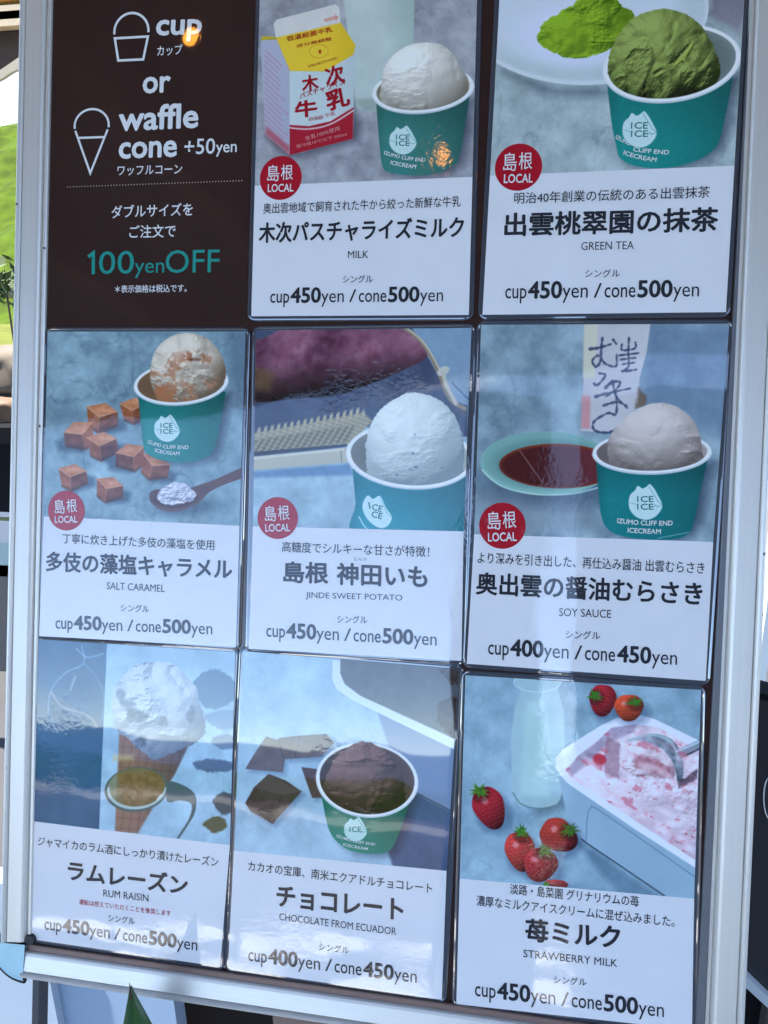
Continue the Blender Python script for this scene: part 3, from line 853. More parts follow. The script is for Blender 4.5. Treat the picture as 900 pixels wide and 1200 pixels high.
    for i in range(26):
        x, y = rng.uniform(430, 870), rng.uniform(300, 650)
        P.mix(P.ell(x, y, rng.uniform(14, 40), rng.uniform(5, 12), rng.uniform(-10, 50), 12) * m, (252, 240, 244), .5)

    def berry(x, y, a, b, rot, lx, ly, col=(158, 20, 32), k=0):
        P.mul(P.ell(x + 14, y + 18, a * 1.1, b, rot, 26), (.68, .72, .78))
        w = math.radians(rot)
        sh = [(-.95, -.35), (-.55, -.9), (0, -1), (.55, -.9), (.95, -.35), (.82, .3), (.45, .85), (0, 1.02), (-.45, .85), (-.82, .3)]
        pts = [(x + p * a * math.cos(w) - q * b * math.sin(w), y + p * a * math.sin(w) + q * b * math.cos(w)) for p, q in sh]
        m = P.poly(pts, 3, 4)
        P.ball(x, y, a * 1.15, b * 1.15, [c * 1.12 + 10 for c in col], [c * .30 for c in col], m, k, .5, 18)
        sd = np.zeros_like(P.X); rs = random.Random(int(x * 7))
        for gy_ in range(-5, 6):
            for gx_ in range(-4, 5):
                u_, v_ = (gx_ + (gy_ % 2) * .5) / 4.6, gy_ / 5.4
                if u_ * u_ + v_ * v_ > .8: continue
                ux_ = (x + (u_ * a) * math.cos(w) - (v_ * b) * math.sin(w)) + rs.uniform(-2, 2)
                uy_ = (y + (u_ * a) * math.sin(w) + (v_ * b) * math.cos(w)) + rs.uniform(-2, 2)
                near = (abs(P.X - ux_) < 6) & (abs(P.Y - uy_) < 6)
                sd = np.maximum(sd, np.where(near, np.clip(1.3 - np.hypot(P.X - ux_, (P.Y - uy_) * .75) / 2.4, 0, 1), 0))
        P.mul(np.roll(sd, 2, 0) * m, (.55, .5, .5))
        P.mix(sd * m, (214, 130, 90), .42)
        P.mix(P.ell(x - a * .3, y - b * .35, a * .2, b * .16, rot, 8), (240, 170, 170), .6)
        rg = random.Random(int(x))
        P.mul(P.ell(lx + 3, ly + 5, a * .6, b * .5, 0, 14) * m, (.6, .6, .6))
        for j in range(10):
            t = j * .628 + rg.uniform(-.3, .3); r = rg.uniform(.6, .95) * min(a, b)
            ex, ey = lx + math.cos(t) * r * .8, ly + math.sin(t) * r * .65
            px_, py_ = -math.sin(t) * 7, math.cos(t) * 7
            P.mix(P.poly([(lx + px_ * 1.2, ly + py_ * 1.2), (ex, ey), (lx - px_ * 1.2, ly - py_ * 1.2)], 3), (40 + 50 * rg.random(), 84 + 50 * rg.random(), 30), .97)
    berry(528, 106, 50, 55, 5, 500, 90, k=1)
    berry(620, 132, 54, 46, 0, 640, 112, (196, 62, 30), 2)
    berry(132, 484, 58, 76, -22, 96, 422, k=3)
    berry(240, 636, 55, 70, -12, 245, 568, (186, 50, 44), 4)
    berry(376, 580, 60, 68, -60, 412, 560, k=5)
    berry(309, 683, 64, 58, 15, 325, 632, k=6)
    berry(365, 752, 44, 18, 5, 330, 750, k=7)

# ================================================================== large structure: ground, hill, roof, walls
def tri_grid(fn_z, x0, x1, y0, y1, nx, ny):
    bm = bmesh.new()
    vs = [[bm.verts.new((x0 + (x1 - x0) * i / nx, y0 + (y1 - y0) * j / ny, fn_z(x0 + (x1 - x0) * i / nx, y0 + (y1 - y0) * j / ny))) for i in range(nx + 1)] for j in range(ny + 1)]
    for j in range(ny):
        for i in range(nx):
            bm.faces.new((vs[j][i], vs[j][i + 1], vs[j + 1][i + 1], vs[j + 1][i]))
    return bm


def structure(name, bm, mat, smooth=False):
    return obj(name, bm, mat, None, smooth, 'structure')


m_ground = plain('trodden_earth', (0.085, 0.07, 0.05), 0.9, var=.35, scale=1.3)
m_grass = plain('hill_grass', (0.036, 0.060, 0.003), 0.9, var=.95, scale=2.6, bump=.6, spec=.08)
m_sea = plain('sea_water', (0.02, 0.05, 0.10), 0.35, var=.2, scale=.3)
m_path = plain('pale_path', (0.42, 0.39, 0.34), 0.85, var=.12, scale=2)
m_deck = plain('dark_terrace', (0.032, 0.032, 0.036), 0.8, var=.3, scale=3)
structure('ground', tri_grid(lambda x, y: 0.0, -60, 60, -24, 60, 4, 4), m_ground)
structure('sea', box_bm(-900, 900, -1500, -24.0, -1.4, -1.2), m_sea)


def strip(name, y0, y1, z, mat, slope=0.0, x0=-40, x1=40):
    bm = bmesh.new()
    n = 24
    a = []
    for i in range(n + 1):
        x = x0 + (x1 - x0) * i / n
        w = 0.12 * math.sin(x * .9)
        a.append((bm.verts.new((x, y0 + slope * x + w, z)), bm.verts.new((x, y1 + slope * x - w * .5, z))))
    for p, q in zip(a, a[1:]):
        bm.faces.new((p[0], q[0], q[1], p[1]))
    return structure(name, bm, mat)


structure('grass_verge', tri_grid(lambda x, y: .02 + .32 * max(0, math.sin((y + 25) / 8.5 * math.pi)) * (1 + .3 * math.sin(x * 1.3) + .2 * math.sin(x * 3.1)), -50, 50, -25, -16.5, 120, 10), m_grass, True)
strip('path', -14.6, -12.9, 0.008, m_path, 0.10)
structure('terrace', tri_grid(lambda x, y: 0.006, -9, 9, -6.4, 2.55, 2, 2), m_deck)
# pale slabs added beyond the roof as sun patches for the reflection
rg = random.Random(21)
paving = empty('sun_patch_stones', Matrix.Identity(4), 'pale stepping stones added as sunlit patches for the reflection', 'stepping stones')
m_stone = plain('sun_patch_stone', (0.78, 0.76, 0.72), .8, var=.08, scale=5)
for i in range(21):
    x = -4.6 + (i % 8) * .70 + rg.uniform(-.15, .15)
    y = -3.85 - (i // 8) * .85 + rg.uniform(-.2, .2) - .28 * (x + 1.5)
    if i > 15:
        x, y = -.5 + (i - 16) * .34, -2.75 - .22 * (i % 2)
    bm = bmesh.new()
    k = rg.randint(4, 6)
    r = rg.uniform(.22, .46) * (.6 if i > 15 else 1)
    a0 = rg.uniform(0, 6)
    ring = [(x + r * rg.uniform(.7, 1.3) * math.cos(a0 + j * 6.283 / k), y + r * .9 * rg.uniform(.7, 1.2) * math.sin(a0 + j * 6.283 / k)) for j in range(k)]
    b = [bm.verts.new((p, q, .007)) for p, q in ring]
    t = [bm.verts.new((p, q, .04)) for p, q in ring]
    bm.faces.new(t)
    for j in range(k):
        bm.faces.new((b[j], b[(j + 1) % k], t[(j + 1) % k], t[j]))
    obj('stone', bm, m_stone, paving)

# hill behind the shop, seen left of the sign
def hill_z(x, y):
    d = max(0, y - 14)
    return min(5.2, d * .36) + .5 * math.sin(x * .5 + y * .3) * min(1, d / 6) + .25 * math.sin(x * 1.7 - y * .8) * min(1, d / 6)


structure('lawn', tri_grid(lambda x, y: .012 + .01 * math.sin(x * 3 + y * 2), -30, -1.0, 2.6, 14, 40, 20), plain('dry_lawn', (.085, .095, .02), .9, var=.5, scale=3, spec=.08), True)
structure('hill', tri_grid(hill_z, -40, 20, 13, 42, 120, 70), m_grass, True)

# timber roof over the terrace: its edge runs across the reflection in the film
m_wood = plain('stained_timber', (0.16, 0.085, 0.045), 0.65, var=.35, scale=3, stretch=(6, .6, 6))
m_wood_d = plain('dark_timber', (0.07, 0.045, 0.03), 0.7, var=.3, scale=3, stretch=(6, .6, 6))
NR = Vector((math.sin(rad(16)), -math.cos(rad(16)), 0))
TR = Vector((math.cos(rad(16)), math.sin(rad(16)), 0))
MC = Vector((.17, .78, 0))
EDGE = 2.95
roof = empty('terrace_roof', Matrix(((TR.x, NR.x, 0, MC.x), (TR.y, NR.y, 0, MC.y), (0, 0, 1, 0), (0, 0, 0, 1))),
             'dark stained timber roof over the terrace with exposed rafters', 'roof')
RZ = 2.66
bm = box_bm(-7, 1.5, 0.25, EDGE, RZ + .17, RZ + .21)
obj('boarding', bm, m_wood_d, roof)
obj('fascia', box_bm(-7, 1.5, EDGE, EDGE + .04, RZ - .02, RZ + .24), m_wood, roof)
for i in range(12):
    obj('rafter', box_bm(-6.6 + i * .72, -6.52 + i * .72, .30, EDGE, RZ + .02, RZ + .17), m_wood, roof)
for y in (EDGE - .4, EDGE - 2.5):
    obj('beam', box_bm(-7, 1.5, y, y + .12, RZ - .16, RZ + .02), m_wood, roof)
# pendant bulbs under the rafters: their warm points show in the film
def mirror_ray(px, py):
    d = R.T @ np.array([(px - 450) / FOC, -(py - 600) / FOC, -1.0])
    d[2] *= -1
    return (MB.to_3x3() @ Vector(d)).normalized()


mcam = MB @ Vector((cp[0], cp[1], -cp[2]))
m_bulb, bn, bl_, bb = new_mat('warm_bulb')
bb.inputs['Base Color'].default_value = (.9, .5, .15, 1)
bb.inputs['Emission Color'].default_value = (1.0, .36, .04, 1)
bb.inputs['Emission Strength'].default_value = 3.5
for px, py, where in ((228, 46, 'on the left'), (519, 187, 'nearer the middle')):
    dd = mirror_ray(px, py)
    p = mcam + dd * ((RZ - .22 - mcam.z) / dd.z)
    lampo = empty('pendant_lamp', Matrix.Translation(p), 'small warm pendant bulb under the terrace rafters ' + where, 'lamp', 'pendant bulbs under the terrace roof')
    bm = bmesh.new()
    bmesh.ops.create_uvsphere(bm, u_segments=16, v_segments=10, radius=.012)
    for v in bm.verts:
        v.co.z *= 1.25
    obj('bulb', bm, m_bulb, lampo, True)
    obj('cord', tube_bm([(0, 0, .04), (0, 0, .38)], .004, 6), m_wood_d, lampo)
    obj('socket', tube_bm([(0, 0, .03), (0, 0, .075)], .016, 10), m_wood_d, lampo)
m_wall_b = plain('grey_render', (0.10, 0.10, 0.115), .9, var=.15, scale=2)


def azpt(az, d):
    a = rad(az)
    return Vector((MC.x + d * math.sin(a), MC.y - d * math.cos(a), 0))


def wall_between(name, az0, az1, d, h, mat, label, cat):
    p, q = azpt(az0, d), azpt(az1, d)
    e = (q - p); L = e.length; e.normalize()
    f = Vector((-e.y, e.x, 0))
    mw = Matrix(((e.x, f.x, 0, p.x), (e.y, f.y, 0, p.y), (0, 0, 1, 0), (0, 0, 0, 1)))
    o = obj(name, box_bm(0, L, -.12, .12, 0, h), mat, mw=mw)
    o['label'] = label; o['category'] = cat
    return o


wall_between('pillar', -5.0, 0.6, 3.5, 2.66, m_wall_b, 'broad grey pillar standing opposite the sign at the roof edge', 'pillar')
wall_between('side_wall', 3.0, 21, 3.5, 2.66, m_wall_b, 'long grey rendered wall standing opposite the sign', 'wall')

# ---------------------------------------------------------------- what shows left of the sign: a window wall of the shop
def pane_box(name, px0, py0, px1, py1, Y, depth, mat, parent=None, bev=0.0):
    a, b = at(px0, py1, Y), at(px1, py0, Y)
    return obj(name, box_bm(min(a.x, b.x), max(a.x, b.x), Y, Y + depth, min(a.z, b.z), max(a.z, b.z), bev), mat, parent)


def lab(o, label, cat, group=None):
    o['label'] = label; o['category'] = cat
    if group: o['group'] = group
    return o


m_orange = plain('orange_varnished_wood', (0.36, 0.17, 0.055), .5, var=.2, scale=4, stretch=(1, 1, 12))
m_cream = plain('cream_paint', (0.66, 0.52, 0.33), .6, var=.08)
m_brown = plain('dark_brown_boards', (0.045, 0.028, 0.02), .8, var=.3)  # dark brown is the boards' own tone
m_canvas = plain('beige_canvas', (0.50, 0.42, 0.30), .85, var=.1)
m_white = plain('white_paint', (0.42, 0.50, 0.58), .5, var=.04)
m_grey = plain('grey_blue_panel', (0.42, 0.47, 0.52), .5, var=.05)
m_dark = plain('black_lacquer_and_void', (0.008, 0.008, 0.010), .9, var=.2, spec=.1)  # black parts, and the sheet that fills the dark opening
m_teal = plain('grey_green_panel', (0.32, 0.42, 0.40), .6, var=.08)
m_alu_b = plain('window_aluminium', (0.42, 0.47, 0.55), .35, .7, var=.05)
frame = empty('shop_window', Matrix.Translation((0, 0, 0)), 'timber shop window open to the green hill, left of the sign', 'window')
Y1 = 1.9
pane_box('lintel', -260, -160, 40, 20, Y1, .10, m_orange, frame)
pane_box('rail', -260, 20, 40, 26.5, Y1 - .02, .06, m_cream, frame)
pane_box('rail', -260, 28, 40, 33, Y1 - .02, .06, m_cream, frame)
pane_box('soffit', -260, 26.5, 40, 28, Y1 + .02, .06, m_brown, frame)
# dark board above the canvas edge
def flat_poly(name, pts, Y, depth, mat, parent=None):
    bm = bmesh.new()
    P = [at(x, y, Y) for x, y in pts]
    f = [bm.verts.new(p) for p in P]
    b = [bm.verts.new((p.x, p.y + depth, p.z)) for p in P]
    bm.faces.new(f[::-1]); bm.faces.new(b)
    n = len(P)
    for i in range(n):
        bm.faces.new((f[i], f[(i + 1) % n], b[(i + 1) % n], b[i]))
    bmesh.ops.recalc_face_normals(bm, faces=bm.faces)
    return obj(name, bm, mat, parent)


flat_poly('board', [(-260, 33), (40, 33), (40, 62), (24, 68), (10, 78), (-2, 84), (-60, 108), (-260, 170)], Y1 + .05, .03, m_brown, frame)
lab(flat_poly('awning', [(-60, 105), (-20, 91), (0, 82), (12, 74), (26, 64), (40, 58), (40, 76), (22, 81), (14, 84), (2, 92), (-20, 104), (-60, 120)], Y1 - .1, .02, m_canvas),
    'beige canvas edge sagging diagonally across the top of the shop window', 'awning')
pane_box('sill', -200, 590, 34, 597, Y1, .16, m_alu_b, frame)
pane_box('lower_rail', -200, 612, 34, 626, Y1, .05, m_alu_b, frame)
pane_box('lower_panel', -200, 626, 34, 664, Y1 + .01, .03, m_teal, frame)
pane_box('kick_board', -200, 664, 34, 770, Y1 + .01, .03, plain('dark_grey_board', (.06, .06, .065), .7), frame)
# someone's bag on a black bench by the window
def soft_block(name, px0, py0, px1, py1, Y, depth, mat, parent=None, seed=0):
    a, b = at(px0, py1, Y), at(px1, py0, Y)
    bm = bmesh.new()
    bmesh.ops.create_icosphere(bm, subdivisions=4, radius=1)
    rr = random.Random(seed)
    ph = [rr.uniform(0, 6) for _ in range(6)]
    for v in bm.verts:
        c = v.co
        k = 1 + .07 * math.sin(c.x * 5 + ph[0]) * math.sin(c.z * 6 + ph[1]) + .03 * math.sin(c.x * 13 + ph[2] + c.z * 9)
        sgn = lambda t: math.copysign(abs(t) ** .62, t)
        v.co = Vector(((a.x + b.x) / 2 + sgn(c.x) * k * abs(b.x - a.x) / 2, Y + depth / 2 + sgn(c.y) * k * depth / 2, (a.z + b.z) / 2 + sgn(c.z) * k * abs(b.z - a.z) / 2))
    return obj(name, bm, mat, parent, True)


bench = empty('bench', Matrix.Identity(4), 'black box bench below the shop window left of the sign', 'bench')
pane_box('seat', -240, 502, 40, 514, 1.35, .4, m_dark, bench)
pane_box('front', -236, 514, 36, 590, 1.37, .04, m_dark, bench)
lab(soft_block('linen_bag', -50, 413, 34, 470, 1.45, .2, plain('beige_linen', (.10, .08, .06), .9, var=.4, scale=14, bump=1), seed=3),
    'slumped beige linen bag on the bench beside the sign', 'bag')
lab(soft_block('cushion', -60, 466, 32, 503, 1.4, .3, plain('brown_leather', (.11, .06, .035), .7, var=.2, scale=9), seed=8),
    'flat tan cushion lying under the beige bag on the bench', 'cushion')
# garden patch beyond the window
m_leafy = plain('leafy_green', (0.035, 0.06, 0.012), .8, var=.7, scale=9)
rk = soft_block('garden_rock', -20, 328, 22, 352, 5.0, .5, plain('grey_rock', (.16, .16, .15), .9, var=.5, scale=7, bump=1), seed=5)
lab(rk, 'dark grey rock at the foot of the hill beyond the window', 'rock')
bm = bmesh.new()
rg = random.Random(9)
cen = at(3, 332, 4.6)
for i in range(150):
    p = cen + Vector((rg.gauss(0, .09), rg.gauss(0, .1), rg.gauss(0, .06)))
    u = Vector((rg.uniform(-1, 1), rg.uniform(-1, 1), rg.uniform(-1, 1))).normalized() * .05
    w = u.cross(Vector((rg.uniform(-1, 1), rg.uniform(-1, 1), 1))).normalized() * .018
    q = [bm.verts.new(p + t) for t in (-u, w, u, -w)]
    bm.faces.new(q)
bush = empty('garden_bush', Matrix.Identity(4), 'small green bush at the foot of the hill beyond the window', 'bush')
f = obj('foliage', bm, m_leafy, bush); f['kind'] = 'stuff'
obj('stem', tube_bm([(cen.x, cen.y, 0.0), (cen.x + .02, cen.y, cen.z)], .007), m_brown, bush)

# ---------------------------------------------------------------- below and right of the sign
counter = empty('shop_counter', Matrix.Identity(4), 'pale grey panelled counter front behind the foot of the sign', 'counter')
Y2 = .42
m_blue = plain('pale_blue_panel', (0.28, 0.38, 0.50), .45, var=.04, scale=3)
pane_box('panel', 52, 1118, 196, 1420, Y2, .04, m_blue, counter)
pane_box('panel', 9, 1040, 37, 1420, Y2 - .02, .04, m_white, counter)
pane_box('panel', -220, 1131, 8, 1420, Y2, .04, m_blue, counter)
pane_box('panel', -220, 1060, 8, 1127, Y2, .04, m_white, counter)
pane_box('gap_trim', -220, 1127, 8, 1131, Y2 + .02, .02, m_dark, counter)
pane_box('dark_opening_sheet', 196, 1090, 1100, 1600, Y2 + .10, .03, m_dark, counter)  # black sheet standing in for the dark opening beside the panels
cr = pane_box('wooden_crate', 328, 1183, 470, 1300, Y2 - .05, .12, plain('weathered_wood', (.13, .10, .095), .8, var=.3, scale=5, stretch=(1, 1, 8)), None, .004)
lab(cr, 'weathered brown crate in the dark gap below the sign', 'crate')

nb = empty('black_notice_board', Matrix.Identity(4), 'black notice board in a pale frame, right behind the sign', 'sign')
YB = .35
flat_poly('panel', [(870, 812), (1010, 850), (1010, 1225), (955, 1225), (866, 1140)], YB, .02, plain('black_board', (.022, .021, .024), .45, var=.25, scale=5), nb)
flat_poly('frame', [(866, 806), (1010, 843), (1010, 850), (866, 813)], YB - .015, .04, m_dark, nb)
flat_poly('frame', [(858, 1128), (955, 1222), (955, 1232), (855, 1140)], YB - .015, .04, plain('pale_trim', (.4, .42, .44), .5), nb)
ch = plain('chalk_white', (.6, .6, .6), .9)
pts = [at(902 + 7 * math.cos(a), 935 + 24 * math.sin(a), YB - .002) for a in [x * .3 for x in range(4, 18)]]
obj('chalk_line', tube_bm(pts, .0009, 6), ch, nb)
pane_box('backing', 880, 1135, 1010, 1300, YB + .12, .03, plain('dark_brown_side', (.05, .04, .036), .7), nb)
lab(pane_box('white_post', 885, 560, 930, 812, .9, .06, m_white), 'pale painted post rising behind the right edge of the sign', 'post')

# ================================================================== the sign board
GX0, GX1, GY0, GY1 = -32.45, 33.6, -47.9, 53.0
sign = empty('sign_board', MB, 'leaning menu stand with silver snap frame and dark brown backing', 'sign')


def on_board(o):
    o.parent = sign
    return o


m_board = ink('brown_poster_ink', C_BOARD, .06)
# finely divided so that its film reads evenly
bm = bmesh.new()
nx, ny = 8, 12
add_box(bm, (GX0 - 1.5) / 100, (GX1 + 1.5) / 100, (GY0 - 1.5) / 100, (GY1 + 1.5) / 100, -.006, 0)
obj('backing_poster', bm, m_board, sign)
obj('rear_sheet', box_bm(-.36, .37, -.51, .565, -.014, -.0075), plain('grey_hardboard', (.12, .12, .12), .8), sign)

m_alu = plain('anodised_aluminium', (0.60, 0.62, 0.65), .34, .75, var=.03, scale=5, stretch=(2, 2, 2), bump=0.0)
# faint extrusion lines along the rails
def rail_mat(name, axis):
    m, n, l, b = new_mat(name)
    tc = n.new('ShaderNodeTexCoord')
    mp = n.new('ShaderNodeMapping')
    s = [420, 420, 420]
    s[axis] = 1.5
    mp.inputs['Scale'].default_value = s
    no = n.new('ShaderNodeTexNoise'); no.inputs['Scale'].default_value = 1.0; no.inputs['Detail'].default_value = 3
    l.new(tc.outputs['Object'], mp.inputs['Vector']); l.new(mp.outputs['Vector'], no.inputs['Vector'])
    n2 = n.new('ShaderNodeTexNoise'); n2.inputs['Scale'].default_value = 9; n2.inputs['Detail'].default_value = 5
    l.new(tc.outputs['Object'], n2.inputs['Vector'])
    rp = n.new('ShaderNodeMapRange'); rp.inputs['To Min'].default_value = .92; rp.inputs['To Max'].default_value = 1.06
    l.new(no.outputs['Fac'], rp.inputs['Value'])
    rp2 = n.new('ShaderNodeMapRange'); rp2.inputs['To Min'].default_value = .93; rp2.inputs['To Max'].default_value = 1.05
    l.new(n2.outputs['Fac'], rp2.inputs['Value'])
    mm = n.new('ShaderNodeMath'); mm.operation = 'MULTIPLY'
    l.new(rp.outputs['Result'], mm.inputs[0]); l.new(rp2.outputs['Result'], mm.inputs[1])
    vo = n.new('ShaderNodeTexVoronoi'); vo.inputs['Scale'].default_value = 26
    l.new(tc.outputs['Object'], vo.inputs['Vector'])
    lt = n.new('ShaderNodeMath'); lt.operation = 'LESS_THAN'; lt.inputs[1].default_value = .036
    l.new(vo.outputs['Distance'], lt.inputs[0])
    mx = n.new('ShaderNodeMixRGB'); mx.blend_type = 'MULTIPLY'; mx.inputs['Fac'].default_value = 1
    mx.inputs['Color1'].default_value = (.70, .665, .61, 1)
    l.new(mm.outputs[0], mx.inputs['Color2'])
    m2 = n.new('ShaderNodeMixRGB'); m2.inputs['Color2'].default_value = (.05, .05, .05, 1)
    l.new(lt.outputs[0], m2.inputs['Fac']); l.new(mx.outputs['Color'], m2.inputs['Color1'])
    l.new(m2.outputs['Color'], b.inputs['Base Color'])
    b.inputs['Metallic'].default_value = .35
    b.inputs['Roughness'].default_value = .38
    bp = n.new('ShaderNodeBump'); bp.inputs['Strength'].default_value = .35; bp.inputs['Distance'].default_value = .0003
    l.new(no.outputs['Fac'], bp.inputs['Height']); l.new(bp.outputs['Normal'], b.inputs['Normal'])
    return m


PROFILE = [(0, -.3), (0, .28), (.12, .42), (.42, .44), (.5, .30), (.58, .30), (.66, .62), (.80, .80), (1.1, .90), (2.92, 1.15), (2.95, .98), (3.02, .98), (3.06, 1.16), (3.18, 1.36), (3.36, 1.46), (3.55, 1.44), (3.7, 1.3), (3.79, 1.08), (3.8, .8), (3.8, -1.2), (.6, -1.2)]


def rail(name, axis, u0, sgn, a0, a1, mat, wide=1.0):
    """axis 1: upright rail at x = u0 growing outwards by sgn; axis 0: level rail at y = u0"""
    bm = bmesh.new()
    rows = []
    for a in (a0, a1):
        row = []
        for p, z in PROFILE:
            q = u0 + sgn * p * wide
            row.append(bm.verts.new((q / 100, a / 100, z / 100) if axis == 1 else (a / 100, q / 100, z / 100)))
        rows.append(row)
    n = len(PROFILE)
    for i in range(n):
        bm.faces.new((rows[0][i], rows[0][(i + 1) % n], rows[1][(i + 1) % n], rows[1][i]))
    bm.faces.new(rows[0]); bm.faces.new(rows[1][::-1])
    bmesh.ops.recalc_face_normals(bm, faces=bm.faces)
    return obj(name, bm, mat, sign)


ma_v, ma_h = rail_mat('aluminium_upright', 1), rail_mat('aluminium_level', 0)
rail('frame_rail', 1, GX0, -1, -47.45, 54, ma_v, .76)
rail('frame_rail', 1, GX1 - .12, 1, -47.45, 54, ma_v, .84)
bm = bmesh.new()
for a, b_ in (((32.62, -47.6), (33.62, 54)),):
    q = [bm.verts.new((x / 100, y / 100, z)) for x, y, z in ((32.72, -47.6, .0005), (33.5, -47.6, .0005), (33.66, 54, .0005), (33.62 - .05, 54, .0005), (32.78, -47.6, .0034), (33.5, -47.6, .0042), (33.72, 54, .0042), (33.6, 54, .0034))]
    for f in ((4, 5, 6, 7), (0, 1, 5, 4), (3, 0, 4, 7), (2, 3, 7, 6)):
        bm.faces.new([q[i] for i in f])
bmesh.ops.recalc_face_normals(bm, faces=bm.faces)
obj('inner_lip', bm, plain('grey_anodised_lip', (.15, .155, .17), .4, .3, var=.1), sign)
obj('inner_lip', box_bm(-.329, .335, -.4845, -.4785, .0008, .0046, .0006), plain('brown_reflection_lip', (.21, .135, .115), .45, .2, var=.1), sign)  # brown reflection of the board put into the lip's colour
rail('frame_rail', 0, GY0, -1, -33.0, 33.6, ma_h, .80)
rail('frame_rail', 0, 53.0, 1, -33.0, 33.6, ma_h, 1.0)
# moulded quarter-round corner pieces
m_cap = plain('sky_tinted_corner_plastic', (0.42, 0.66, 0.72), .35, 0.0, var=.12, scale=60, bump=.6)  # aqua of the sky light put into the plastic's colour
m_rim = plain('black_rubber', (.02, .02, .022), .6)


def corner(cx, cy, a0, r, sx):
    bm = bmesh.new()
    n = 14
    c = bm.verts.new((cx / 100, cy / 100, .0098))
    rg_ = []
    for i in range(n + 1):
        a = a0 + (math.pi / 2) * i / n
        ring = [(r * .86, .0125), (r * .97, .0118), (r, .0085), (r, -.012)]
        rg_.append([bm.verts.new(((cx + p * math.cos(a)) / 100, (cy + p * math.sin(a)) / 100, z)) for p, z in ring])
    for i in range(n):
        bm.faces.new((c, rg_[i][0], rg_[i + 1][0]))
        for k in range(3):
            bm.faces.new((rg_[i][k], rg_[i][k + 1], rg_[i + 1][k + 1], rg_[i + 1][k]))
    bmesh.ops.recalc_face_normals(bm, faces=bm.faces)
    cap = obj('corner_cap', bm, m_cap, sign)
    pts = [((cx + (r + .08) * math.cos(a0 + math.pi / 2 * i / n)) / 100, (cy + (r + .08) * math.sin(a0 + math.pi / 2 * i / n)) / 100, .0075) for i in range(n + 1)]
    obj('rubber_edge', tube_bm(pts, .0030, 8), m_rim, cap)
    bm = bmesh.new()
    bmesh.ops.create_cone(bm, cap_ends=True, segments=20, radius1=.0062, radius2=.005, depth=.006, matrix=Matrix.Translation(((cx + .25 * sx) / 100, (cy + .3) / 100, .004)))
    obj('clip', bm, m_rim, cap)


corner(-32.75, -47.6, math.pi, 3.75, 1)
corner(33.6, -47.6, 1.5 * math.pi, 3.75, -1)
# legs
m_leg = plain('dark_grey_steel', (.06, .065, .075), .5, .3)
for lx in (-33.15, 32.5):
    a, b = (MB @ Vector((lx / 100, -.47, -.02))), Vector((lx / 100, -.04, 0.0))
    obj('leg', box_bm(lx / 100, (lx + .72) / 100, -1.46, -.47, -.03, -.012), m_leg, sign)
    lr = lx * .36
    rearp = MB.inverted() @ Vector((lr / 100, .36, 0.006))
    obj('rear_leg', tube_bm([(lr / 100, .45, -.03), tuple(rearp)], .009), m_dark, sign)

# ---- header printed on the brown poster
mw_, mt_ = ink('white_ink', C_WHITE, .06), ink('teal_ink', C_TEAL, .06)
ZP = .0004
for s, pl, pr, h, bold, mode, mat in [
    ('cup', (183.5, 41), (235.5, 39.5), 25, .024, 'b', mw_),
    ('カップ', (184.5, 60), (214, 58), 12, .012, 'c', mw_),
    ('or', (168, 109), (199, 107.5), 27, .024, 'b', mw_),
    ('waffle', (140, 153), (231.5, 149), 28, .024, 'b', mw_),
    ('cone', (140, 185.5), (206.5, 183), 27, .024, 'b', mw_),
    ('+50', (216, 181), (252, 180), 18, .008, 'b', mw_),
    ('yen', (253, 179), (277.5, 178), 14, .008, 'b', mw_),
    ('ワッフルコーン', (138, 200.5), (213.5, 198.5), 11, .012, 'c', mw_),
    ('ダブルサイズを', (131, 248.5), (226, 245), 15, .012, 'c', mw_),
    ('ご注文で', (152, 271.8), (206, 270.5), 15, .012, 'c', mw_),
    ('00', (116, 321.3), (157, 320.5), 27, 0, 'b', mt_),
    ('yen', (158, 320), (192.5, 319.5), 18, 0, 'b', mt_),
    ('OFF', (194, 320), (257, 319), 27, 0, 'b', mt_),
    ('＊表示価格は税込です。', (135, 339), (219, 337.6), 9, .012, 'c', mw_)]:
    lettering('lettering', s, pl, pr, h, ZP, mat, sign, bold, mode)


stroke('lettering', [(103.6, 301.2), (109.6, 296.6), (109.6, 321.4)], 3.8, ZP, mt_, sign)


def arcpts(cx, cy, rx, ry, a0, a1, n=22, tilt=0):
    return [(cx + rx * math.cos(rad(a0 + (a1 - a0) * i / n)), cy - ry * math.sin(rad(a0 + (a1 - a0) * i / n)) + tilt * math.cos(rad(a0 + (a1 - a0) * i / n))) for i in range(n + 1)]


stroke('cup_icon', arcpts(154.2, 37, 20, 21.5, -6, 186, tilt=-1.3), 2.6, ZP, mw_, sign)
stroke('cup_icon', [(134.8, 45.2), (173.6, 43), (168, 69.8), (138.8, 71.2)], 2.6, ZP, mw_, sign, closed=True)
stroke('cone_icon', arcpts(107.7, 147.5, 20, 19.5, -8, 188, tilt=-1.0), 2.4, ZP, mw_, sign)
stroke('cone_icon', [(88.6, 153.6), (106, 203), (126.4, 152)], 2.4, ZP, mw_, sign)
stroke('cone_icon', [(92.5, 161.8), (122, 160.8)], 2.4, ZP, mw_, sign)
bm = bmesh.new()
for i in range(61):
    x = 79.5 + i * 3.4
    y = 219.3 - (x - 79) * .0363
    c = U(x, y) / 100
    r_ = .0006
    bm.faces.new([bm.verts.new((c[0] + r_ * math.cos(k * 1.0472), c[1] + r_ * math.sin(k * 1.0472), ZP)) for k in range(6)])
dl = obj('dotted_line', bm, ink('beige_ink', srgb(196, 178, 168), .06), sign)
dl['kind'] = 'stuff'

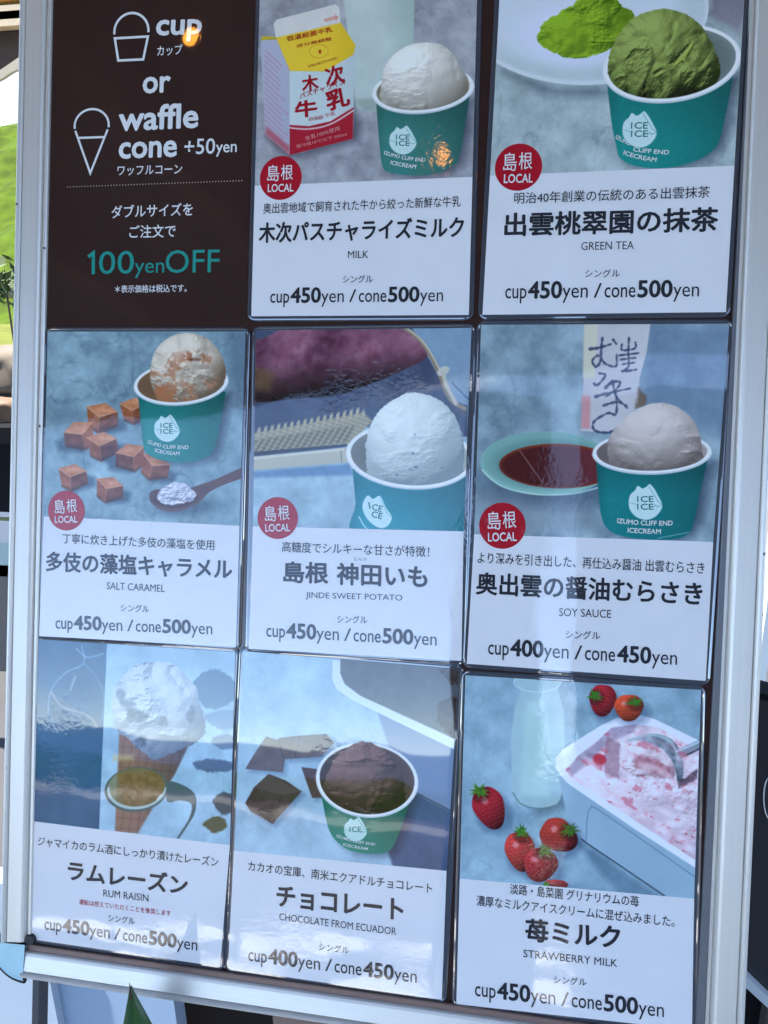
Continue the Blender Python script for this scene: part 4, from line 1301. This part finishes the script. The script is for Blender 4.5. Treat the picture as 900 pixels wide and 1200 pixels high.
# ================================================================== the menu cards
def quad_grid(name, q, z, mat, parent, origin, n=6):
    tl, tr, br, bl = [np.array(c) for c in q]
    bm = bmesh.new()
    uvl = bm.loops.layers.uv.new('UVMap')
    V = []
    for j in range(n + 1):
        row = []
        for i in range(n + 1):
            u, v = i / n, j / n
            p = (1 - v) * ((1 - u) * tl + u * tr) + v * ((1 - u) * bl + u * br) - origin
            row.append((bm.verts.new((p[0] / 100, p[1] / 100, z)), u, 1 - v))
        V.append(row)
    for j in range(n):
        for i in range(n):
            cs = [V[j + 1][i], V[j + 1][i + 1], V[j][i + 1], V[j][i]]
            f = bm.faces.new([c[0] for c in cs])
            for lp, c in zip(f.loops, cs):
                lp[uvl].uv = (c[1], c[2])
    return obj(name, bm, mat, parent)


def picture_mat(im, wr):
    m, n, l, b = new_mat('printed_picture')
    t = n.new('ShaderNodeTexImage')
    t.image = im
    t.interpolation = 'Cubic'
    l.new(t.outputs['Color'], b.inputs['Base Color'])
    film_on(m, n, l, b, wr)
    return m


def sleeve_mat():
    m, n, l, b = new_mat('clear_sleeve')
    b.inputs['Base Color'].default_value = (.06, .07, .09, 1)
    b.inputs['Roughness'].default_value = .3
    film_on(m, n, l, b, .3)
    b.inputs['Coat IOR'].default_value = 2.2
    return m


M_SLEEVE = sleeve_mat()


def sleeve(q, parent, origin):
    tl, tr, br, bl = [np.array(c) - origin for c in q]
    ux = (tr - tl) / np.linalg.norm(tr - tl); uy = (tl - bl) / np.linalg.norm(tl - bl)
    e, r = .43, .8
    cs = [(tr + (ux + uy) * e, 0), (tl + (-ux + uy) * e, 90), (bl + (-ux - uy) * e, 180), (br + (ux - uy) * e, 270)]
    loops = []
    for inset, z in ((0, .0002), (0, .0011), (.07, .0019), (.18, .0021), (.26, .0017)):
        ring = []
        for c, a0 in cs:
            a = rad(a0)
            cc = c - (ux * math.copysign(1, math.cos(a + .785)) + uy * math.copysign(1, math.sin(a + .785))) * r
            for k in range(7):
                t = rad(a0 + 15 * k)
                ring.append(cc + (ux * math.cos(t) + uy * math.sin(t)) * (r - inset))
        loops.append([(p[0] / 100, p[1] / 100, z) for p in ring])
    bm = bmesh.new()
    V = [[bm.verts.new(p) for p in lp] for lp in loops]
    n = len(V[0])
    for a, b in zip(V, V[1:]):
        for i in range(n):
            bm.faces.new((a[i], a[(i + 1) % n], b[(i + 1) % n], b[i]))
    bm.faces.new(V[-1])
    bmesh.ops.recalc_face_normals(bm, faces=bm.faces)
    return obj('clear_sleeve', bm, M_SLEEVE, parent)


PRICE = [('cup', 0, .11, .0775, .005), ('N1', .12, .29, .086, .028), ('yen', .295, .426, .0775, .0), ('/', .457, .497, .10, 0), ('cone', .512, .672, .0775, .005), ('N2', .685, .860, .086, .028), ('yen', .866, 1.0, .0775, 0)]


def card(name_label, top, dl, dr, bl, br, painter, zx, zy, zs, wr, texts, prices, p1, p2, badge=None, overlays=()):
    """top: (tl, tr) photo points or None where the picture runs out of the frame"""
    DL, DR, BL, BR = [np.array(U(*p)) for p in (dl, dr, bl, br)]
    if top:
        TL, TR_ = np.array(U(*top[0])), np.array(U(*top[1]))
    else:
        TL = DL + (DL - BL) / np.linalg.norm(DL - BL) * 18.9
        TR_ = DR + (DR - BR) / np.linalg.norm(DR - BR) * 18.9
    org = (TL + TR_ + BL + BR) / 4
    root = empty('menu_card', MB @ Matrix.Translation((org[0] / 100, org[1] / 100, 0)), name_label, 'menu card', 'ice cream menu cards on the sign board')
    sleeve((TL, TR_, BR, BL), root, org)
    q = (TL, TR_, DR, DL)
    P = Pic(q, zx, zy, zs)
    painter(P)
    quad_grid('printed_picture', q, .0024, picture_mat(P.image('print_paint'), wr), root, org)
    quad_grid('paper_panel', (DL, DR, BR, BL), .0024, ink('paper', C_PAPER, wr), root, org)
    mk, mg, mr_ = ink('black_ink', C_DARK, wr), ink('white_ink', C_WHITE, wr), ink('red_ink', C_RED, wr)
    mte = ink('emblem_ink', srgb(40, 125, 118), wr)
    Z = .0027
    for t in texts:
        s, pl, pr, h, bold = t[:5]
        col = {'k': mk, 'r': mr_, 'w': mg}[t[5] if len(t) > 5 else 'k']
        lettering('lettering', s, pl, pr, h, Z, col, root, bold, 'c', 0, org)
    L = math.hypot(p2[0] - p1[0], p2[1] - p1[1])
    for s, a, b, hh, bold in PRICE:
        s2 = {'N1': prices[0], 'N2': prices[1]}.get(s, s)
        f = lambda t: (p1[0] + (p2[0] - p1[0]) * t, p1[1] + (p2[1] - p1[1]) * t)
        h = hh * L * (1.03 if s in ('cup', 'yen', 'cone') else 1)
        if s == '/':
            h = .075 * L
        lettering('lettering', s2, f(a), f(b), h, Z, mk, root, bold, 'b', 0, org)
    if badge:
        (bx, by), rcm = badge
        c = np.array(U(bx, by)) - org
        bm = bmesh.new()
        bm.faces.new([bm.verts.new(((c[0] + rcm * math.cos(k * math.pi / 24)) / 100, (c[1] + rcm * math.sin(k * math.pi / 24)) / 100, .0026)) for k in range(48)])
        bg = obj('round_badge', bm, mr_, root)
        k = rcm / 2.05
        pxw = 9.6 * k * (np.linalg.norm(np.array(U(bx + 5, by)) - np.array(U(bx - 5, by))) / 10 * 11.0) ** -1 * 1.0
        s_ = rcm * 10 / np.linalg.norm(np.array(U(bx + 5, by)) - np.array(U(bx - 5, by))) / 22.0
        lettering('lettering', '島', (bx - 14 * s_, by - 4.6 * s_), (bx - 1.5 * s_, by - 5.2 * s_), 17 * s_, .0029, mg, bg, .003, 'c', 0, org)
        lettering('lettering', '根', (bx + .5 * s_, by - 5.6 * s_), (bx + 13 * s_, by - 6.2 * s_), 16 * s_, .0029, mg, bg, .003, 'c', 0, org)
        lettering('lettering', 'LOCAL', (bx - 13.5 * s_, by + 10.8 * s_), (bx + 13.5 * s_, by + 10.2 * s_), 8.4 * s_, .0029, mg, bg, .014, 'c', 0, org)
    for ov in overlays:
        s, zl, zr, zh, bold, cname, bend = ov
        colr = {'w': (0.72, .78, .76), 'e': srgb(40, 125, 118), 'r': srgb(170, 26, 40), 'p': srgb(214, 140, 140), 'o': srgb(190, 70, 30), 'b': srgb(76, 82, 104), 's': srgb(200, 120, 120)}[cname]
        lettering('print_lettering', s, P.px(*zl), P.px(*zr), zh / zs, .00265, ink('print_ink_' + cname, colr, wr), root, bold, 'c', bend / zs, org)
    return root


SG = 'シングル'
ICE = lambda cx, cy, w, h, dy: [('I', (cx - w * .52, cy - dy), (cx - w * .44, cy - dy), h, .01, 'e', 0), ('CE', (cx - w * .3, cy - dy), (cx + w * .5, cy - dy), h, .015, 'e', 0),
                                ('I', (cx - w * .52, cy + dy), (cx - w * .44, cy + dy), h, .01, 'e', 0), ('CE', (cx - w * .3, cy + dy), (cx + w * .5, cy + dy), h, .015, 'e', 0)]

card('milk menu card with milk carton and white scoop, between brown header and green tea', None, (299.5, 218.6), (553.9, 208.4), (295.4, 371.2), (549.7, 369.7), paint_milk, 295, 0, 3.333, .3,
     [('奥出雲地域で飼育された牛から絞った新鮮な牛乳', (309.5, 245.5), (540, 237), 12.5, .006), ('木次パスチャライズミルク', (305, 274), (543.5, 267), 24, .03),
      ('MILK', (408.5, 299.3), (432.5, 299), 8.5, 0), (SG, (402.5, 328), (437.5, 327.5), 9, .006)], ('450', '500'), (317.5, 355.5), (519.5, 353.8), ((329.9, 209.7), 2.08),
     ICE(592, 552, 52, 20, 12) + [('IZUMO CLIFF END', (520, 600), (680, 629), 14, .02, 'w', 6), ('ICECREAM', (545, 638), (643, 655), 15, .02, 'w', 2),
      ('木', (200, 335), (262, 325), 62, .03, 'r', 0), ('次', (292, 308), (362, 290), 74, .03, 'r', 0), ('牛', (174, 435), (256, 424), 62, .03, 'r', 0), ('乳', (295, 402), (380, 378), 76, .03, 'r', 0),
      ('パスチャライズ', (190, 382), (368, 322), 24, .02, 'r', 0), ('低温殺菌牛乳', (140, 158), (318, 120), 20, .02, 'o', 0), ('成分無調整', (178, 186), (315, 156), 14, .01, 'o', 0), ('牛乳の旨さを大切に', (222, 266), (338, 230), 11, .005, 'o', 0),
      ('生乳100%使用', (212, 546), (345, 505), 17, .01, 'p', 0), ('要冷蔵10℃以下 200ml', (178, 577), (372, 528), 13, .005, 'p', 0), ('成分無調整', (226, 470), (282, 462), 17, .01, 's', 0), ('牛乳', (288, 457), (330, 446), 17, .01, 's', 0)])

card('green tea menu card with matcha scoop in a teal cup, top right of the board', None, (574.4, 207), (860, 195.3), (565.7, 369.5), (850, 366.4), paint_green, 570, 0, 2.903, .3,
     [('明治40年創業の伝統のある出雲抹茶', (602.7, 233.5), (831.3, 226), 13.5, .006), ('出雲桃翠園の抹茶', (592, 264.5), (840.3, 258), 27, .026),
      ('GREEN TEA', (681, 289.4), (742.5, 288.2), 9.5, 0), (SG, (685.8, 321.3), (726, 321), 9.5, .006)], ('450', '500'), (592, 350.5), (818.4, 348.2), ((607.6, 197.2), 2.12),
     ICE(520, 445, 56, 22, 14) + [('IZUMO', (441, 468), (490, 494), 12, .02, 'w', 2), ('CLIFF END', (499, 511), (620, 522), 14, .02, 'w', 2), ('ICECREAM', (467, 522), (577, 547), 14, .02, 'w', 4)])

card('salt caramel menu card with caramel cubes, left card of the middle row', ((57.3, 389), (288.7, 389)), (52.7, 605), (281.7, 616), (47.3, 745), (277.7, 757.3), paint_caramel, 45, 380, 3.6, .2,
     [('丁寧に炊き上げた多伎の藻塩を使用', (75, 630.7), (252.3, 638.7), 12, .006), ('多伎の藻塩キャラメル', (56, 657.6), (272.7, 667), 23, .026),
      ('SALT CARAMEL', (126.7, 686), (194.3, 689.3), 8.5, 0), (SG, (143, 711.7), (176, 713.3), 8.5, .006)], ('450', '500'), (66.7, 736), (250, 743), ((79.3, 598.3), 2.02),
     ICE(546, 440, 50, 20, 12.5) + [('IZUMO', (468, 494), (523, 512), 15, .02, 'w', 2), ('CLIFF END', (530, 516), (638, 519), 15, .02, 'w', 2), ('ICECREAM', (498, 531), (600, 545), 15, .02, 'w', 4)])

card('sweet potato menu card with purple potato behind a pale scoop', ((300.7, 387.8), (553, 384.7)), (297.3, 616.5), (543.5, 622.6), (292.5, 759.9), (541, 773.9), paint_potato, 290, 380, 3.333, .9,
     [('高糖度でシルキーな甘さが特徴！', (331.4, 640.4), (503.5, 646.4), 12.5, .006), ('じんで', (416, 654.7), (430.4, 655.4), 3.6, .0), ('島根', (333.5, 670), (385, 671.3), 24, .026), ('神田いも', (396, 672), (500.8, 675.6), 25, .026),
      ('JINDE SWEET POTATO', (359, 697.8), (472, 701.2), 9, 0), (SG, (396, 725), (431, 725.9), 9, .006)], ('450', '500'), (313, 745.5), (512, 756), ((326.3, 607), 2.02),
     [('I', (476, 708), (481, 707), 26, .01, 'e', 0), ('CE', (490, 712), (528, 722), 24, .015, 'e', 0), ('CE', (488, 740), (528, 750), 24, .015, 'e', 0)])

card('soy sauce menu card with dark sauce dish, rightmost of the middle row', ((564, 381.2), (854, 380)), (556, 626), (835.2, 634.8), (547.2, 777.2), (826.4, 797.2), paint_soy, 550, 375, 2.903, .3,
     [('より深みを引き出した、再仕込み醤油 出雲むらさき', (560, 653.2), (824.8, 665.5), 13.5, .006), ('奥出雲の醤油むらさき', (558.8, 683.2), (822, 695.6), 26, .026),
      ('SOY SAUCE', (655.2, 716.8), (716, 719), 9.5, 0), (SG, (663, 742.8), (702.8, 744.2), 9.5, .006)], ('400', '450'), (572, 766), (792.8, 778.6), ((588.8, 616), 2.12),
     ICE(598, 622, 54, 20, 13) + [('IZUMO CLIFF END', (503, 682), (690, 690), 16, .02, 'w', 4), ('ICECREAM', (538, 714), (650, 719), 16, .02, 'w', 1)])

card('rum raisin menu card with a waffle cone in a ring holder', ((46, 748.4), (277, 763.8)), (39.5, 961.3), (270.4, 989.3), (34.5, 1098.6), (259, 1131.3), paint_rum, 30, 740, 3.529, .3,
     [('ジャマイカのラム酒にしっかり漬けたレーズン', (46, 984.3), (257, 1009), 11.5, .006), ('ラムレーズン', (81.7, 1018), (220.6, 1036), 22, .029),
      ('RUM RAISIN', (122.7, 1045), (175.3, 1051), 8.5, 0), ('運転は控えていただくことを推奨します', (94.4, 1055.3), (201.4, 1069), 6.5, .004, 'r'), (SG, (128.5, 1073.8), (159.2, 1078), 8.5, .006)], ('450', '500'), (53.7, 1087.5), (232.4, 1112.5))

card('chocolate menu card with broken chocolate bar and dark scoop, middle of bottom row', ((285.5, 762.4), (538.2, 783.7)), (275, 995.6), (523.6, 1019.2), (268.2, 1133.2), (518, 1170), paint_choc, 270, 755, 3.273, .45,
     [('カカオの宝庫、南米エクアドルチョコレート', (291.9, 1013.2), (506.7, 1039.7), 12, .006), ('チョコレート', (325.6, 1048.3), (472.6, 1065), 24, .029),
      ('CHOCOLATE FROM ECUADOR', (328.2, 1072.5), (465, 1090), 8.5, 0), (SG, (374.7, 1107.6), (409.6, 1112), 8.5, .006)], ('400', '450'), (291.9, 1124), (488.7, 1150), None,
     [('I', (459, 706), (463, 706), 20, .01, 'e', 0), ('CE', (468, 706), (504, 706), 22, .012, 'e', 0), ('IZUMO CLIFF END', (410, 730), (558, 763), 11, .01, 'w', 5), ('ICECREAM', (436, 763), (530, 780), 11, .01, 'w', 2)])

card('strawberry milk menu card with tub of pink ice cream and loose strawberries', ((545.6, 790.6), (821, 807.8)), (539, 1028.2), (812.9, 1051.7), (535, 1175), (810.4, 1205), paint_straw, 530, 785, 3.0, .5,
     [('淡路・島菜園 グリナリウムの苺', (597.8, 1040), (748.3, 1055), 12.5, .006), ('濃厚なミルクアイスクリームに混ぜ込みました。', (558.8, 1053.7), (789.9, 1078.4), 12.5, .006), ('苺ミルク', (616.3, 1088), (726, 1096.6), 26, .029),
      ('STRAWBERRY MILK', (613.5, 1115.4), (723.3, 1127), 9, 0), (SG, (648.8, 1146), (687, 1149), 9, .006)], ('450', '500'), (556.7, 1165), (777.5, 1190))

# ---------------------------------------------------------------- agave leaf in front of the foot of the sign
pl = empty('agave_plant', Matrix.Identity(4), 'green agave whose pointed leaf rises before the lower frame of the sign', 'plant')
tip = MB @ Vector((*(np.array(U(170, 1137)) / 100), .03)); tip -= ray(170, 1137).normalized() * 0.06
m_leaf, n, l, b = new_mat('agave_green')
tc = n.new('ShaderNodeTexCoord'); no = n.new('ShaderNodeTexNoise'); no.inputs['Scale'].default_value = 14; no.inputs['Detail'].default_value = 5
mp = n.new('ShaderNodeMapping'); mp.inputs['Scale'].default_value = (4, 4, .8)
l.new(tc.outputs['Object'], mp.inputs['Vector']); l.new(mp.outputs['Vector'], no.inputs['Vector'])
cr_ = n.new('ShaderNodeValToRGB')
cr_.color_ramp.elements[0].color = (.012, .05, .018, 1); cr_.color_ramp.elements[1].color = (.05, .12, .03, 1)
l.new(no.outputs['Fac'], cr_.inputs['Fac']); l.new(cr_.outputs['Color'], b.inputs['Base Color'])
b.inputs['Roughness'].default_value = .45
m_spine = plain('dark_spine', (.05, .025, .015), .5)
base = Vector((tip.x - .005, tip.y - .02, 0.14))


def leaf(tipv, ang, w=.072, first=False):
    bm = bmesh.new()
    n = 14
    rows = []
    side = Vector((math.cos(ang), math.sin(ang), 0))
    fwd = Vector((-side.y, side.x, 0))
    for i in range(n + 1):
        t = i / n
        c = base.lerp(tipv, t) + Vector((0, 0, .05 * math.sin(t * math.pi)))
        ww = w * (math.sin(min(1, t * 1.15 + .25) * math.pi / 2) if t < .45 else 1.0) * (1 - max(0, (t - .35) / .65) ** 1.9) + .0006
        rows.append([bm.verts.new(c + side * (ww * k) + fwd * (ww * .35 * abs(k))) for k in (-1, -.5, 0, .5, 1)])
    for a, b_ in zip(rows, rows[1:]):
        for k in range(4):
            bm.faces.new((a[k], a[k + 1], b_[k + 1], b_[k]))
    o = obj('leaf', bm, m_leaf, pl, True)
    sol = o.modifiers.new('thickness', 'SOLIDIFY'); sol.thickness = .003
    sp = obj('spine', tube_bm([tipv - (tipv - base).normalized() * .012, tipv + (tipv - base).normalized() * .006], [.0016, .0003], 6), m_spine, o)
    return o


leaf(tip, 0.0)
for dx, dy, dz, an in [(-.16, -.03, -.20, .5), (.13, -.08, -.22, -.6), (-.05, -.16, -.24, 1.2), (.06, .04, -.19, -1.0), (-.2, -.14, -.3, .9)]:
    leaf(tip + Vector((dx, dy, dz)), an)
pot = empty('plant_pot', Matrix.Translation((base.x, base.y, 0)), 'round brown pot holding the agave below the sign', 'pot')
bm = bmesh.new()
prof = [(.0, .0), (.09, .0), (.125, .15), (.13, .155), (.12, .16), (.112, .14), (0, .135)]
seg = 28
rows = [[bm.verts.new((r * math.cos(k * 2 * math.pi / seg), r * math.sin(k * 2 * math.pi / seg), z)) for k in range(seg)] for r, z in prof if r > 0]
for a, b_ in zip(rows, rows[1:]):
    for k in range(seg):
        bm.faces.new((a[k], a[(k + 1) % seg], b_[(k + 1) % seg], b_[k]))
bm.faces.new(rows[0][::-1]); bm.faces.new(rows[-1])
obj('body', bm, plain('terracotta', (.2, .09, .05), .8), pot)
